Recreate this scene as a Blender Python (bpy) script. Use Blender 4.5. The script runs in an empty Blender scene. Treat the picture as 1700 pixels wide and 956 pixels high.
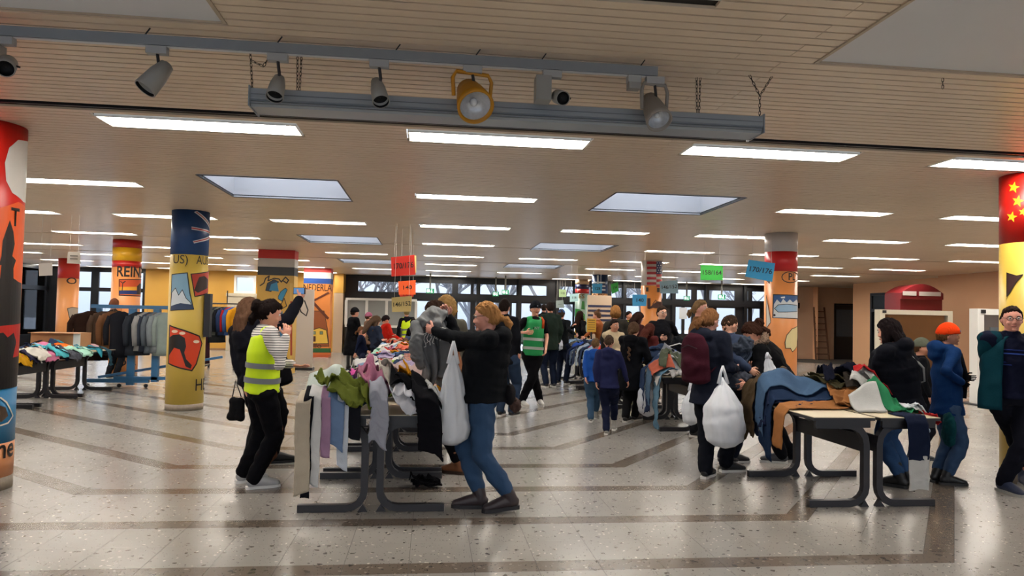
import bpy, bmesh, random
import numpy as np
from math import *
from mathutils import Vector, Matrix
random.seed(7)
SC = bpy.context.scene
COL = SC.collection
# ------------------------------------------------------------------ camera
CAM_H, CEIL = 1.56, 3.12
YAW, PIT, ROLL, FPX = radians(6.53), radians(1.9), radians(1.21), 1165.0
_f = Vector((sin(YAW)*cos(PIT), cos(YAW)*cos(PIT), sin(PIT)))
_r = Vector((cos(YAW), -sin(YAW), 0)); _u = _r.cross(_f)
_R = _r*cos(ROLL)+_u*sin(ROLL); _U = -_r*sin(ROLL)+_u*cos(ROLL)
cd = bpy.data.cameras.new('camera'); cam = bpy.data.objects.new('camera', cd); COL.objects.link(cam)
cd.sensor_fit = 'HORIZONTAL'; cd.sensor_width = 36; cd.lens = 36*FPX/1700
cd.shift_y = 9/1700; cd.clip_start = .05; cd.clip_end = 300
cam.matrix_world = Matrix(((_R.x,_U.x,-_f.x,0),(_R.y,_U.y,-_f.y,0),(_R.z,_U.z,-_f.z,CAM_H),(0,0,0,1)))
SC.camera = cam
# ------------------------------------------------------------------ world (overcast winter sky)
w = bpy.data.worlds.new('world'); SC.world = w; w.use_nodes = True
nt = w.node_tree; nt.nodes.clear()
bg = nt.nodes.new('ShaderNodeBackground'); wo = nt.nodes.new('ShaderNodeOutputWorld')
tc = nt.nodes.new('ShaderNodeTexCoord'); sp = nt.nodes.new('ShaderNodeSeparateXYZ')
rp = nt.nodes.new('ShaderNodeValToRGB')
rp.color_ramp.elements[0].color = (.17,.195,.235,1); rp.color_ramp.elements[1].color = (.84,.90,1,1)
rp.color_ramp.elements[0].position = .0; rp.color_ramp.elements[1].position = .8
nt.links.new(tc.outputs['Generated'], sp.inputs[0]); nt.links.new(sp.outputs['Z'], rp.inputs[0])
nt.links.new(rp.outputs[0], bg.inputs[0]); bg.inputs[1].default_value = 2.6
nt.links.new(bg.outputs[0], wo.inputs[0])
SC.view_settings.view_transform = 'Standard'; SC.view_settings.look = 'None'
SC.view_settings.gamma = 1; SC.view_settings.use_curve_mapping = False
SC.view_settings.exposure = 1.05
TUBE = 17.0         # brightness of the fluorescent fittings
SC.cycles.max_bounces = 7; SC.cycles.diffuse_bounces = 4; SC.cycles.glossy_bounces = 3
SC.cycles.transparent_max_bounces = 8; SC.cycles.transmission_bounces = 4
SC.cycles.sample_clamp_indirect = 4; SC.cycles.caustics_reflective = False; SC.cycles.caustics_refractive = False

# photograph pixel -> place in the room (used to read positions off the reference)
def ray(x, y): return _f + _R*((x-850)/FPX) + _U*((487-y)/FPX)
def onz(x, y, z=0.0):
    d = ray(x, y); return Vector((0,0,CAM_H)) + d*((z-CAM_H)/d.z)
def onY(x, y, Y):
    d = ray(x, y); return Vector((0,0,CAM_H)) + d*(Y/d.y)
def lin(c):
    if isinstance(c, str):
        c = [int(c[i:i+2], 16)/255 for i in (0,2,4)]
    return tuple((v/12.92 if v <= .04045 else ((v+.055)/1.055)**2.4) for v in c[:3])

# ------------------------------------------------------------------ materials
MATS = {}
def mat(name, col='888888', rough=.6, metal=0.0, var=.0, vs=30.0, bump=0.0, bs=60.0, spec=.5, emit=0.0, sheen=0.0, alpha=1.0):
    if name in MATS: return MATS[name]
    m = bpy.data.materials.new(name); m.use_nodes = True; n = m.node_tree.nodes; l = m.node_tree.links
    b = n['Principled BSDF']; c = lin(col); b.inputs['Roughness'].default_value = rough
    b.inputs['Metallic'].default_value = metal; b.inputs['Specular IOR Level'].default_value = spec
    b.inputs['Base Color'].default_value = (*c,1)
    if sheen: b.inputs['Sheen Weight'].default_value = sheen
    if alpha < 1: b.inputs['Alpha'].default_value = alpha
    t = n.new('ShaderNodeTexCoord')
    if var:
        no = n.new('ShaderNodeTexNoise'); no.inputs['Scale'].default_value = vs; no.inputs['Detail'].default_value = 3
        mx = n.new('ShaderNodeMix'); mx.data_type = 'RGBA'
        mx.inputs[6].default_value = (*[v*(1-var) for v in c],1); mx.inputs[7].default_value = (*[min(1,v*(1+var)) for v in c],1)
        l.new(t.outputs['Object'], no.inputs[0]); l.new(no.outputs[0], mx.inputs[0]); l.new(mx.outputs[2], b.inputs['Base Color'])
    if bump:
        n2 = n.new('ShaderNodeTexNoise'); n2.inputs['Scale'].default_value = bs; n2.inputs['Detail'].default_value = 2
        bp = n.new('ShaderNodeBump'); bp.inputs['Strength'].default_value = bump; bp.inputs['Distance'].default_value = .01
        l.new(t.outputs['Object'], n2.inputs[0]); l.new(n2.outputs[0], bp.inputs['Height']); l.new(bp.outputs[0], b.inputs['Normal'])
    if emit:
        b.inputs['Emission Color'].default_value = (*c,1); b.inputs['Emission Strength'].default_value = emit
    MATS[name] = m; return m
def cloth(col, rough=.85, bump=.25):
    new='cloth_'+col not in MATS; m=mat('cloth_'+col, col, rough, 0, .16, 9, bump, 140, .06, 0, 0)
    if new:                                   # woven cloth reads a little deeper than the flat swatch
        x=[n for n in m.node_tree.nodes if n.type=='MIX'][0]
        for i in (6,7): c=x.inputs[i].default_value; x.inputs[i].default_value=(c[0]*.8,c[1]*.8,c[2]*.8,1)
    return m
def paint(col): return mat('paint_'+col, col, .38, 0, .05, 6, .05, 20, .45)
M_black = mat('black_steel', '16161a', .42, .0, .1, 20, .05, 90)
M_frame = mat('black_frame', '0b0d12', .35)
M_white = mat('white_lacquer', 'd8d8d4', .4)
M_alu = mat('aluminium', '9aa3ac', .38, .55, .05, 12)
M_dark = mat('dark_void', '0a0908', .9)

# ------------------------------------------------------------------ mesh builder
class MB:
    def __init__(s): s.v=[]; s.f=[]; s.m=[]
    def add(s, vs, fs, mi=0):
        o=len(s.v); s.v+= [tuple(v) for v in vs]; s.f+=[tuple(i+o for i in f) for f in fs]; s.m+=[mi]*len(fs); return s
    def box(s, x0,y0,z0,x1,y1,z1, mi=0):
        return s.add([(x0,y0,z0),(x1,y0,z0),(x1,y1,z0),(x0,y1,z0),(x0,y0,z1),(x1,y0,z1),(x1,y1,z1),(x0,y1,z1)],
            [(3,2,1,0),(4,5,6,7),(0,1,5,4),(1,2,6,5),(2,3,7,6),(3,0,4,7)], mi)
    def bar(s, a, b, w, h, mi=0, up=(0,0,1)):
        a=Vector(a); b=Vector(b); d=(b-a).normalized(); u=Vector(up)
        if abs(d.dot(u))>.99: u=Vector((1,0,0))
        r=d.cross(u).normalized()*(w/2); u=r.cross(d).normalized()*(h/2)
        return s.add([a-r-u,a+r-u,a+r+u,a-r+u,b-r-u,b+r-u,b+r+u,b-r+u],[(0,1,2,3),(7,6,5,4),(0,4,5,1),(1,5,6,2),(2,6,7,3),(3,7,4,0)],mi)
    def tube(s, pts, rad, n=8, mi=0, cap=True, ref=None, ry=None):
        pts=[Vector(p) for p in pts]; k=len(pts)
        if not hasattr(rad,'__len__'): rad=[rad]*k
        if ry is None: ry=rad
        elif not hasattr(ry,'__len__'): ry=[ry]*k
        o=len(s.v); prev=Vector(ref) if ref is not None else None
        for i,p in enumerate(pts):
            d=(pts[min(i+1,k-1)]-pts[max(i-1,0)])
            d = d.normalized() if d.length>1e-9 else Vector((0,0,1))
            if prev is None: prev = Vector((1,0,0)) if abs(d.x)<.8 else Vector((0,1,0))
            a=(prev-d*prev.dot(d)); a = a.normalized() if a.length>1e-6 else d.orthogonal().normalized()
            b=d.cross(a); prev=a
            for j in range(n):
                t=2*pi*j/n; s.v.append(tuple(p+a*(cos(t)*rad[i])+b*(sin(t)*ry[i])))
        for i in range(k-1):
            for j in range(n):
                s.f.append((o+i*n+j,o+i*n+(j+1)%n,o+(i+1)*n+(j+1)%n,o+(i+1)*n+j)); s.m.append(mi)
        if cap:
            s.f.append(tuple(o+j for j in range(n))[::-1]); s.m.append(mi)
            s.f.append(tuple(o+(k-1)*n+j for j in range(n))); s.m.append(mi)
        return s
    def ball(s, c, r, n=10, m=7, mi=0, M=None):
        c=Vector(c); r = Vector((r,r,r)) if not hasattr(r,'__len__') else Vector(r); o=len(s.v)
        for i in range(1,m):
            a=pi*i/m
            for j in range(n):
                t=2*pi*j/n; p=Vector((r.x*sin(a)*cos(t),r.y*sin(a)*sin(t),r.z*cos(a)))
                s.v.append(tuple(c+(M@p if M else p)))
        for q in (Vector((0,0,r.z)),Vector((0,0,-r.z))): s.v.append(tuple(c+(M@q if M else q)))
        T=o+(m-1)*n; B=T+1
        for i in range(m-2):
            for j in range(n):
                s.f.append((o+i*n+j,o+(i+1)*n+j,o+(i+1)*n+(j+1)%n,o+i*n+(j+1)%n)); s.m.append(mi)
        for j in range(n):
            s.f.append((T,o+j,o+(j+1)%n)); s.m.append(mi); s.f.append((B,o+(m-2)*n+(j+1)%n,o+(m-2)*n+j)); s.m.append(mi)
        return s
    def lathe(s, c, ax, prof, n=24, mi=0):
        c=Vector(c); ax=Vector(ax).normalized(); a=ax.orthogonal().normalized(); b=ax.cross(a); o=len(s.v)
        for t,r in prof:
            for j in range(n):
                q=2*pi*j/n; s.v.append(tuple(c+ax*t+(a*cos(q)+b*sin(q))*r))
        for i in range(len(prof)-1):
            for j in range(n): s.f.append((o+i*n+j,o+i*n+(j+1)%n,o+(i+1)*n+(j+1)%n,o+(i+1)*n+j)); s.m.append(mi)
        return s
    def grid(s, P, t, mi=0):
        """solid sheet from a grid of points P[nu][nv] with thickness t"""
        P=np.asarray(P,float); nu,nv=P.shape[:2]
        N=np.cross(np.gradient(P,axis=0),np.gradient(P,axis=1)); N/=np.linalg.norm(N,axis=2,keepdims=True)+1e-9
        Q=P-N*t; o=len(s.v); s.v+=[tuple(p) for p in P.reshape(-1,3)]+[tuple(p) for p in Q.reshape(-1,3)]; K=nu*nv
        I=lambda i,j:o+i*nv+j
        for i in range(nu-1):
            for j in range(nv-1):
                q=(I(i,j),I(i+1,j),I(i+1,j+1),I(i,j+1)); s.f.append(q); s.f.append(tuple(a+K for a in q[::-1])); s.m+=[mi,mi]
        rim=[(i,0) for i in range(nu)]+[(nu-1,j) for j in range(1,nv)]+[(i,nv-1) for i in range(nu-2,-1,-1)]+[(0,j) for j in range(nv-2,0,-1)]
        for a,b in zip(rim,rim[1:]+rim[:1]):
            A,B=I(*a),I(*b); s.f.append((A,A+K,B+K,B)); s.m.append(mi)
        return s
    def mesh(s, name, mats=None, smooth=False):
        me=bpy.data.meshes.new(name); me.from_pydata(s.v,[],s.f)
        for m in (mats if isinstance(mats,(list,tuple)) else [mats] if mats else []): me.materials.append(m)
        if s.m and max(s.m)>0: me.polygons.foreach_set('material_index', s.m)
        if smooth: me.polygons.foreach_set('use_smooth',[True]*len(me.polygons))
        me.update(); return me
    def build(s, name, mats=None, parent=None, smooth=False, loc=None):
        return link(name, s.mesh(name,mats,smooth), parent, loc)
def link(name, me, parent=None, loc=None):
    o=bpy.data.objects.new(name, me); COL.objects.link(o)
    if parent is not None: o.parent=parent
    if loc is not None: o.location=loc
    return o
def tag(o, label=None, cat=None, group=None, kind=None):
    if label: o['label']=label
    if cat: o['category']=cat
    if group: o['group']=group
    if kind: o['kind']=kind
    return o
def thing(name, label, cat, loc=(0,0,0), rz=0, group=None):
    o=link(name,None,None,loc); o.rotation_euler=(0,0,rz); o.empty_display_size=.1
    return tag(o,label,cat,group)
def dup(root, loc, rz=None, label=None, group=None):
    r=root.copy(); COL.objects.link(r); r.location=loc
    if rz is not None: r.rotation_euler=(0,0,rz)
    if label: r['label']=label
    if group: r['group']=group
    for ch in root.children:
        c=ch.copy(); COL.objects.link(c); c.parent=r
        for g in ch.children:
            d=g.copy(); COL.objects.link(d); d.parent=c
    return r
def struct(o): o['kind']='structure'; return o
def fnoise(P, sc, seed=0, k=5):
    """cheap smooth numpy noise in about -1..1"""
    r=np.random.RandomState(seed); P=np.asarray(P)*sc
    P=P+.6*np.sin(P[...,[1,2,0]]*1.3+r.rand(3)*6)
    out=0; a=0
    for i in range(k):
        d=r.randn(3); d/=np.linalg.norm(d); f=.7+1.5*r.rand()
        out=out+np.sin(P@d*f*2.2+r.rand()*6.28)/f; a+=1/f
    return out/a*1.6
# text drawn as a flat mesh in local x/z
def text_mesh(body, size, mats, bold=.0, ext=.0, width=None):
    c=bpy.data.curves.new('t','FONT'); c.body=body; c.size=size; c.offset=bold*size*.6; c.extrude=ext; c.align_x='CENTER'; c.align_y='CENTER'; c.resolution_u=3
    o=bpy.data.objects.new('t',c); COL.objects.link(o); dg=bpy.context.evaluated_depsgraph_get()
    me=bpy.data.meshes.new_from_object(o.evaluated_get(dg)); bpy.data.objects.remove(o); bpy.data.curves.remove(c)
    V=np.array([v.co for v in me.vertices]) if len(me.vertices) else np.zeros((1,3))
    if width: k=width/max(1e-6,(V[:,0].max()-V[:,0].min()))
    else: k=1
    for v in me.vertices: v.co=(v.co.x*k,-v.co.z,v.co.y)
    me.materials.clear(); me.materials.append(mats); return me
# ================================================================== FLOOR
def terrazzo(name, base, chipd, chipl, dens):
    m=bpy.data.materials.new(name); m.use_nodes=True; n=m.node_tree.nodes; l=m.node_tree.links; b=n['Principled BSDF']
    g=n.new('ShaderNodeNewGeometry'); mp=n.new('ShaderNodeMapping'); mp.inputs['Scale'].default_value=(1,1,1)
    l.new(g.outputs['Position'],mp.inputs[0])
    dist=n.new('ShaderNodeTexNoise'); dist.inputs['Scale'].default_value=14; l.new(mp.outputs[0],dist.inputs[0])
    ad=n.new('ShaderNodeMix'); ad.data_type='RGBA'; ad.inputs[0].default_value=.06; l.new(mp.outputs[0],ad.inputs[6]); l.new(dist.outputs['Color'],ad.inputs[7])
    last=None; c0=lin(base)
    nb=n.new('ShaderNodeTexNoise'); nb.inputs['Scale'].default_value=1.3; nb.inputs['Detail'].default_value=5; l.new(mp.outputs[0],nb.inputs[0])
    mx=n.new('ShaderNodeMix'); mx.data_type='RGBA'; mx.inputs[6].default_value=(*[v*.8 for v in c0],1); mx.inputs[7].default_value=(*[min(1,v*1.15) for v in c0],1)
    l.new(nb.outputs[0],mx.inputs[0]); last=mx.outputs[2]
    for sc,th,cc in ((17,dens,chipd),(26,dens*.9,chipl),(60,dens,chipd)):
        v=n.new('ShaderNodeTexVoronoi'); v.inputs['Scale'].default_value=sc; v.inputs['Randomness'].default_value=1; l.new(ad.outputs[2],v.inputs[0])
        sx=n.new('ShaderNodeSeparateXYZ'); l.new(v.outputs['Color'],sx.inputs[0])
        r1=n.new('ShaderNodeMath'); r1.operation='LESS_THAN'; r1.inputs[1].default_value=.30; l.new(sx.outputs[0],r1.inputs[0])
        r2=n.new('ShaderNodeMath'); r2.operation='LESS_THAN'; r2.inputs[1].default_value=th; l.new(v.outputs['Distance'],r2.inputs[0])
        r3=n.new('ShaderNodeMath'); r3.operation='MULTIPLY'; l.new(r1.outputs[0],r3.inputs[0]); l.new(r2.outputs[0],r3.inputs[1])
        m2=n.new('ShaderNodeMix'); m2.data_type='RGBA'; m2.inputs[7].default_value=(*lin(cc),1); l.new(last,m2.inputs[6]); l.new(r3.outputs[0],m2.inputs[0]); last=m2.outputs[2]
    l.new(last,b.inputs['Base Color']); b.inputs['Roughness'].default_value=.13; b.inputs['Specular IOR Level'].default_value=.55
    rn=n.new('ShaderNodeTexNoise'); rn.inputs['Scale'].default_value=3; rn.inputs['Detail'].default_value=6; l.new(mp.outputs[0],rn.inputs[0])
    mr=n.new('ShaderNodeMapRange'); mr.inputs['To Min'].default_value=.16; mr.inputs['To Max'].default_value=.30; l.new(rn.outputs[0],mr.inputs[0]); l.new(mr.outputs[0],b.inputs['Roughness'])
    return m
M_tile=terrazzo('terrazzo_light','8f8b85','4f4a45','c0b8ab',.22)
M_band=terrazzo('terrazzo_dark','655b51','463f38','857a6d',.3)
M_grout=mat('grout','3c3732',.8)
def clip(poly, nx, ny, c):       # keep nx*x+ny*y >= c
    out=[]
    for i,p in enumerate(poly):
        q=poly[(i+1)%len(poly)]; a=nx*p[0]+ny*p[1]-c; b=nx*q[0]+ny*q[1]-c
        if a>=0: out.append(p)
        if a*b<0: t=a/(a-b); out.append((p[0]+(q[0]-p[0])*t,p[1]+(q[1]-p[1])*t))
    return out
def area(p): return abs(sum(p[i][0]*p[(i+1)%len(p)][1]-p[(i+1)%len(p)][0]*p[i][1] for i in range(len(p))))/2
X0,X1,Y0,Y1=-16.0,19.5,-3.0,29.0
floor=MB().box(X0-2,Y0-2,-.10,X1+2,Y1+.2,-.004).build('floor',M_grout); struct(floor)
PIECES=[]      # (poly, kind)
def strips(hp, ox, oy, ang, k0, k1, s0, s1, bandfirst=True):
    """rows: band .18 then two rows of .4 tiles, measured along the row normal from (ox,oy)"""
    d=(cos(ang),sin(ang)); nrm=(-sin(ang),cos(ang)); P=.98
    for k in range(k0,k1):
        for (a,b,kind) in ((0,.18,1),(.18,.58,0),(.58,.98,0)):
            for j in range(s0,s1):
                u0,u1=j*.4,(j+1)*.4; v0,v1=k*P+a,k*P+b; e=.0016
                poly=[(ox+d[0]*u+nrm[0]*v,oy+d[1]*u+nrm[1]*v) for u,v in ((u0+e,v0+e),(u1-e,v0+e),(u1-e,v1-e),(u0+e,v1-e))]
                cx=sum(p[0] for p in poly)/4; cy=sum(p[1] for p in poly)/4
                if not (X0-1<cx<X1+1 and Y0-1<cy<Y1+1): continue
                for h in hp+[(1,0,X0),(-1,0,-X1),(0,1,Y0),(0,-1,-Y1)]:
                    poly=clip(poly,*h)
                    if len(poly)<3: break
                if len(poly)>=3 and area(poly)>.0008: PIECES.append((poly,kind))
def half(px,py,qx,qy,e=0):   # keep the left side of p->q
    nx,ny=-(qy-py),(qx-px); L=hypot(nx,ny); nx/=L; ny/=L; return (nx,ny,nx*px+ny*py+e)
YB=4.32; RC=(3.47,4.32); LC=(-3.64,4.32)
CRX,CRY=-.5,12.0
ar=radians(51.2); al=radians(140); rdir=(cos(ar/2+pi/2),sin(ar/2+pi/2)); ldir=(cos(al/2),sin(al/2))
Rl=(RC[0],RC[1],RC[0]+rdir[0],RC[1]+rdir[1]); Ll=(LC[0],LC[1],LC[0]+ldir[0],LC[1]+ldir[1])
_t=(LC[0]-RC[0]+0)/(rdir[0]/rdir[1]-ldir[0]/ldir[1]); CRX=RC[0]+rdir[0]/rdir[1]*_t; CRY=RC[1]+_t
G=.0016
# near zone: plain rows of tiles, joints on the same grid as the strips above
def plain(hp, ox, oy, x0, x1, y0, y1):
    j=floor_i(x0/.4)
    for jx in range(int(np.floor((x0-ox)/.4)),int(np.ceil((x1-ox)/.4))):
        for jy in range(int(np.floor((y0-oy)/.4)),int(np.ceil((y1-oy)/.4))):
            a,b=ox+jx*.4,oy+jy*.4; poly=[(a+G,b+G),(a+.4-G,b+G),(a+.4-G,b+.4-G),(a+G,b+.4-G)]
            for h in hp+[(1,0,max(X0,x0)),(-1,0,-min(X1,x1)),(0,1,y0),(0,-1,-y1)]:
                poly=clip(poly,*h)
                if len(poly)<3: break
            if len(poly)>=3 and area(poly)>.0008: PIECES.append((poly,0))
floor_i=lambda v:int(np.floor(v))
plain([], .70-.4*12, YB, X0, X1, Y0, YB)
strips([half(*Rl,e=G),(-half(*Ll)[0],-half(*Ll)[1],-half(*Ll)[2]+G),(0,-1,-CRY-.0)], .70, YB, 0, 0, 9, -14, 12)
# right wedge
rb=half(RC[0],RC[1],RC[0]+cos(ar),RC[1]+sin(ar),G)
strips([tuple(-v for v in half(*Rl,e=-G)),rb,(0,1,YB),(1,0,CRX)], RC[0],RC[1], ar, 0, 9, -2, 60)
plain([tuple(-v for v in rb[:2])+(-rb[2]+2*G,)], .1, YB, X0, X1, YB, Y1)
# left wedge
lo=(LC[0],LC[1]); lb=half(lo[0],lo[1],lo[0]-cos(al),lo[1]-sin(al),G)
strips([half(*Ll,e=G),(0,1,YB),(-1,0,-CRX)], lo[0],lo[1], al+pi, -12, 9, -70, 20)
# beyond the pattern
rn9=half(RC[0],RC[1],RC[0]+cos(ar),RC[1]+sin(ar),9*.98); ln9=half(LC[0],LC[1],LC[0]-cos(al),LC[1]-sin(al))
plain([rn9,(1,0,CRX)], .1, .2, X0, X1, YB, Y1)
plain([(ln9[0],ln9[1],ln9[2]+9*.98),(-1,0,-CRX)], .1, .2, X0, X1, YB, Y1)
near=[];far=[MB(),MB()]
for poly,kind in PIECES:
    cx=sum(p[0] for p in poly)/len(poly); cy=sum(p[1] for p in poly)/len(poly)
    v=Vector((cx,cy,-CAM_H)); w_=v.dot(_f); sx=850+FPX*v.dot(_R)/w_ if w_>0 else -999
    sy=487-FPX*v.dot(_U)/w_ if w_>0 else 9999
    k=len(poly); vs=[(x,y,-.004) for x,y in poly]+[(x,y,0) for x,y in poly]
    A=sum(poly[i][0]*poly[(i+1)%k][1]-poly[(i+1)%k][0]*poly[i][1] for i in range(k))
    if A<0: vs=vs[:k][::-1]+vs[k:][::-1]
    fs=[tuple(range(k,2*k))]+[(i,(i+1)%k,(i+1)%k+k,i+k) for i in range(k)]
    if w_>0 and -40<sx<1740 and sy<985 and cy<9: near.append((cy,vs,fs,kind))
    else: far[kind].add(vs,fs)
near.sort(key=lambda t:t[0])
for i,(cy,vs,fs,kind) in enumerate(near):
    if i<296: MB().add(vs,fs).build('floor_tile' if kind==0 else 'border_tile',M_band if kind else M_tile,floor)
    else: far[kind].add(vs,fs)
far[0].build('floor_tiles',M_tile,floor)['kind']='stuff'; far[1].build('border_tiles',M_band,floor)['kind']='stuff'

# ================================================================== CEILING
LX=[-2.76+2.52*j for j in range(-5,7)]; LW=1.60; LY=[2.9+3.1*i for i in range(0,9)]; LD=.33
HOLES=[]; LIGHTS=[]; SKY=[]
for j,x in enumerate(LX):
    for i,y in enumerate(LY):
        if j in (5,7) and i%2==0: continue
        LIGHTS.append((x,y,i,j)); HOLES.append((x-.01,x+LW+.01,y-.01,y+LD+.01))
for x0,x1 in ((-2.72,-1.14),(2.24,3.90)):
    for y0,y1 in ((2.1,3.92),(8.42,9.92),(14.5,16.0),(20.6,22.1)):
        SKY.append((x0,x1,y0,y1)); HOLES.append((x0,x1,y0,y1))
def sub(a,b,holes):
    seg=[(a,b)]
    for h0,h1 in holes:
        out=[]
        for s,e in seg:
            if h1<=s or h0>=e: out.append((s,e)); continue
            if h0>s: out.append((s,h0))
            if h1<e: out.append((h1,e))
        seg=out
    return [s for s in seg if s[1]-s[0]>.01]
bk=MB(); ys=sorted({Y0,Y1+.2,*[h[2] for h in HOLES],*[h[3] for h in HOLES]})
for a,b in zip(ys,ys[1:]):
    m_=(a+b)/2
    for s,e in sub(X0,X1,[(h[0],h[1]) for h in HOLES if h[2]<m_<h[3]]): bk.box(s,a,CEIL+.018,e,b,CEIL+.03)
ceiling=bk.build('ceiling',mat('ceiling_backing','1a130e',.9)); struct(ceiling)
M_slat=mat('ceiling_slat','dac8b0',.36,0,.05,3,.0,30,.5)
PITCH=.09; n_s=0; stuff=MB(); y=1.35; GAPS=[(5.70,5.76),(15.75,15.82),(20.3,20.36),(24.2,24.28)]
rr=random.Random(3)
while y<Y1:
    if not any(y<g[1] and y+PITCH-.015>g[0] for g in GAPS):
        hol=[(h[0],h[1]) for h in HOLES if h[2]<y+PITCH-.015 and h[3]>y]
        segs=sub(X0,X1,hol)
        if y<6.6:
            segs=[q for s in segs for q in sub(s[0],s[1],[(c,c+.004) for c in ((1.75 if int(y/PITCH)%3==0 else 2.05),-9,9)])]
        for s,e in segs:
            vis=(-6.5<e and s<8)
            z=CEIL+rr.uniform(-.0006,.0006)
            if 2.6<y<6.2 and vis and n_s<290:
                MB().box(s,y,z,e,y+PITCH-.015,CEIL+.017).build('ceiling_slat',M_slat,ceiling); n_s+=1
            else: stuff.box(s,y,z,e,y+PITCH-.015,CEIL+.017)
    y+=PITCH
stuff.build('ceiling_slats',M_slat,ceiling)['kind']='stuff'
g=MB()
for a,b in GAPS[:1]: g.box(X0,a+.012,CEIL-.006,X1,a+.03,CEIL+.016)
g.build('shadow_gap_rail',M_frame,ceiling)
# roof above
M_diff=mat('lamp_diffuser','fff8ee',.4,emit=TUBE)
M_tro=mat('fitting_white','dcdad2',.35)
def light_fitting(lit):
    root=thing('ceiling_light','','light',(0,0,0))
    f=MB(); z=CEIL
    f.box(0,0,z-.004,LW,.012,z+.06).box(0,LD-.012,z-.004,LW,LD,z+.06).box(0,.012,z-.004,.012,LD-.012,z+.06).box(LW-.012,.012,z-.004,LW,LD-.012,z+.06).box(0,0,z+.06,LW,LD,z+.07)
    f.build('frame',M_tro,root)
    if lit:
        MB().box(.06,.02,z+.028,LW-.06,LD-.02,z+.034).build('diffuser',M_diff,root)
        MB().box(.09,.012,z+.004,.096,LD-.012,z+.03).build('end_louvre',M_tro,root); MB().box(LW-.096,.012,z+.004,LW-.09,LD-.012,z+.03).build('end_louvre',M_tro,root)
    else:
        for k in range(22):
            x=.05+k*.0714; MB().add([(x,.014,z+.045),(x+.022,.014,z+.045),(x+.011,.014,z-.002),(x,LD-.014,z+.045),(x+.022,LD-.014,z+.045),(x+.011,LD-.014,z-.002)],[(0,2,1),(3,4,5),(0,3,5,2),(1,2,5,4),(0,1,4,3)]).build('louvre_blade',M_tro,root)
        MB().box(.02,LD/2-.012,z+.02,LW-.02,LD/2+.012,z+.05).build('louvre_spine',M_tro,root)
    return root
ORD=['first','second','third','fourth','fifth','sixth','seventh','eighth','ninth']
litp=light_fitting(True); offp=light_fitting(False); used={}
NOFF={(0,j) for j in range(10)}
for x,y,i,j in LIGHTS:
    
    proto=offp if (i,j)==(0,6) else litp
    if i==0 and j!=6 : 
        continue
    side=('left' if j<4 else 'right')
    colname=['leftmost file','second file from the left','third file from the left','fourth file from the left','fifth file from the left','file left of centre','centre file','file right of centre','fourth file from the right','third file from the right','second file from the right','rightmost file'][j]
    lab='unlit louvred ceiling light cut by the top edge of the photo' if proto is offp else f'lit strip light, {ORD[i-1]} row from the front, {colname}'
    if proto in used: dup(proto,(x,y,0),label=lab,group='recessed strip lights in the slatted ceiling')
    else: proto.location=(x,y,0); proto['label']=lab; proto['group']='recessed strip lights in the slatted ceiling'; used[proto]=1
# unlit fittings in the row over the camera stay closed with plain covers
for x,y,i,j in LIGHTS:
    if i==0 and j!=6: MB().box(x-.01,y-.01,CEIL,x+LW+.01,y+LD+.01,CEIL+.012).build('blank_cover',M_tro,ceiling)
for j,x in enumerate(LX[3:10]):  # unseen strip fittings added behind the camera to brighten near floor and ceiling
    for y,nm in ((-.3,'first'),(-2.2,'second')): dup(litp,(x,y,-.062),label=f'added fill light behind the camera, {nm} row, {ORD[j]} from the left',group='added fill lights behind the viewpoint')
M_shaft=mat('skylight_shaft','d4d6da',.6)
M_pane=mat('skylight_dome','e8eef8',.1,alpha=.35)
for n,(x0,x1,y0,y1) in enumerate(SKY):
    if y0<3:
        r=thing('ceiling_panel',('flat grey access panel at the top left of the ceiling' if x0<0 else 'large flat grey panel at the top right of the ceiling'),'ceiling panel',(0,0,0))
        MB().box(x0+.02,y0,CEIL+.004,x1-.02,y1-.01,CEIL+.016).build('board',mat('grey_board','d3d5d9',.5,0,.04,2),r)
        t=MB().box(x0,y0,CEIL-.008,x0+.02,y1,CEIL+.016).box(x1-.02,y0,CEIL-.008,x1,y1,CEIL+.016).box(x0,y1-.012,CEIL-.006,x1,y1,CEIL+.016); t.build('edge_trim',mat('trim_beige','b3a48f',.5),r)
        continue
    r=thing('skylight',f'glowing square skylight in the slatted ceiling, {"left" if x0<0 else "right"} side, {["","nearest","middle","farthest"][n%4]} one','skylight',(0,0,0))
    h=.55; z=CEIL; q=MB(); e=.02
    q.box(x0-e,y0-e,z+.0,x0,y1+e,z+h).box(x1,y0-e,z+.0,x1+e,y1+e,z+h).box(x0,y0-e,z+.0,x1,y0,z+h).box(x0,y1,z+.0,x1,y1+e,z+h)
    q.build('shaft',M_shaft,r)
    MB().box(x0,y0,z+h-.02,x1,y1,z+h-.012).build('pane',M_pane,r)
    q=MB(); e=.018
    q.box(x0-e,y0-e,z-.006,x0,y1+e,z-.001).box(x1,y0-e,z-.006,x1+e,y1+e,z-.001).box(x0,y0-e,z-.006,x1,y0,z-.001).box(x0,y1,z-.006,x1,y1+e,z-.001); q.build('frame',M_frame,r)

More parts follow.
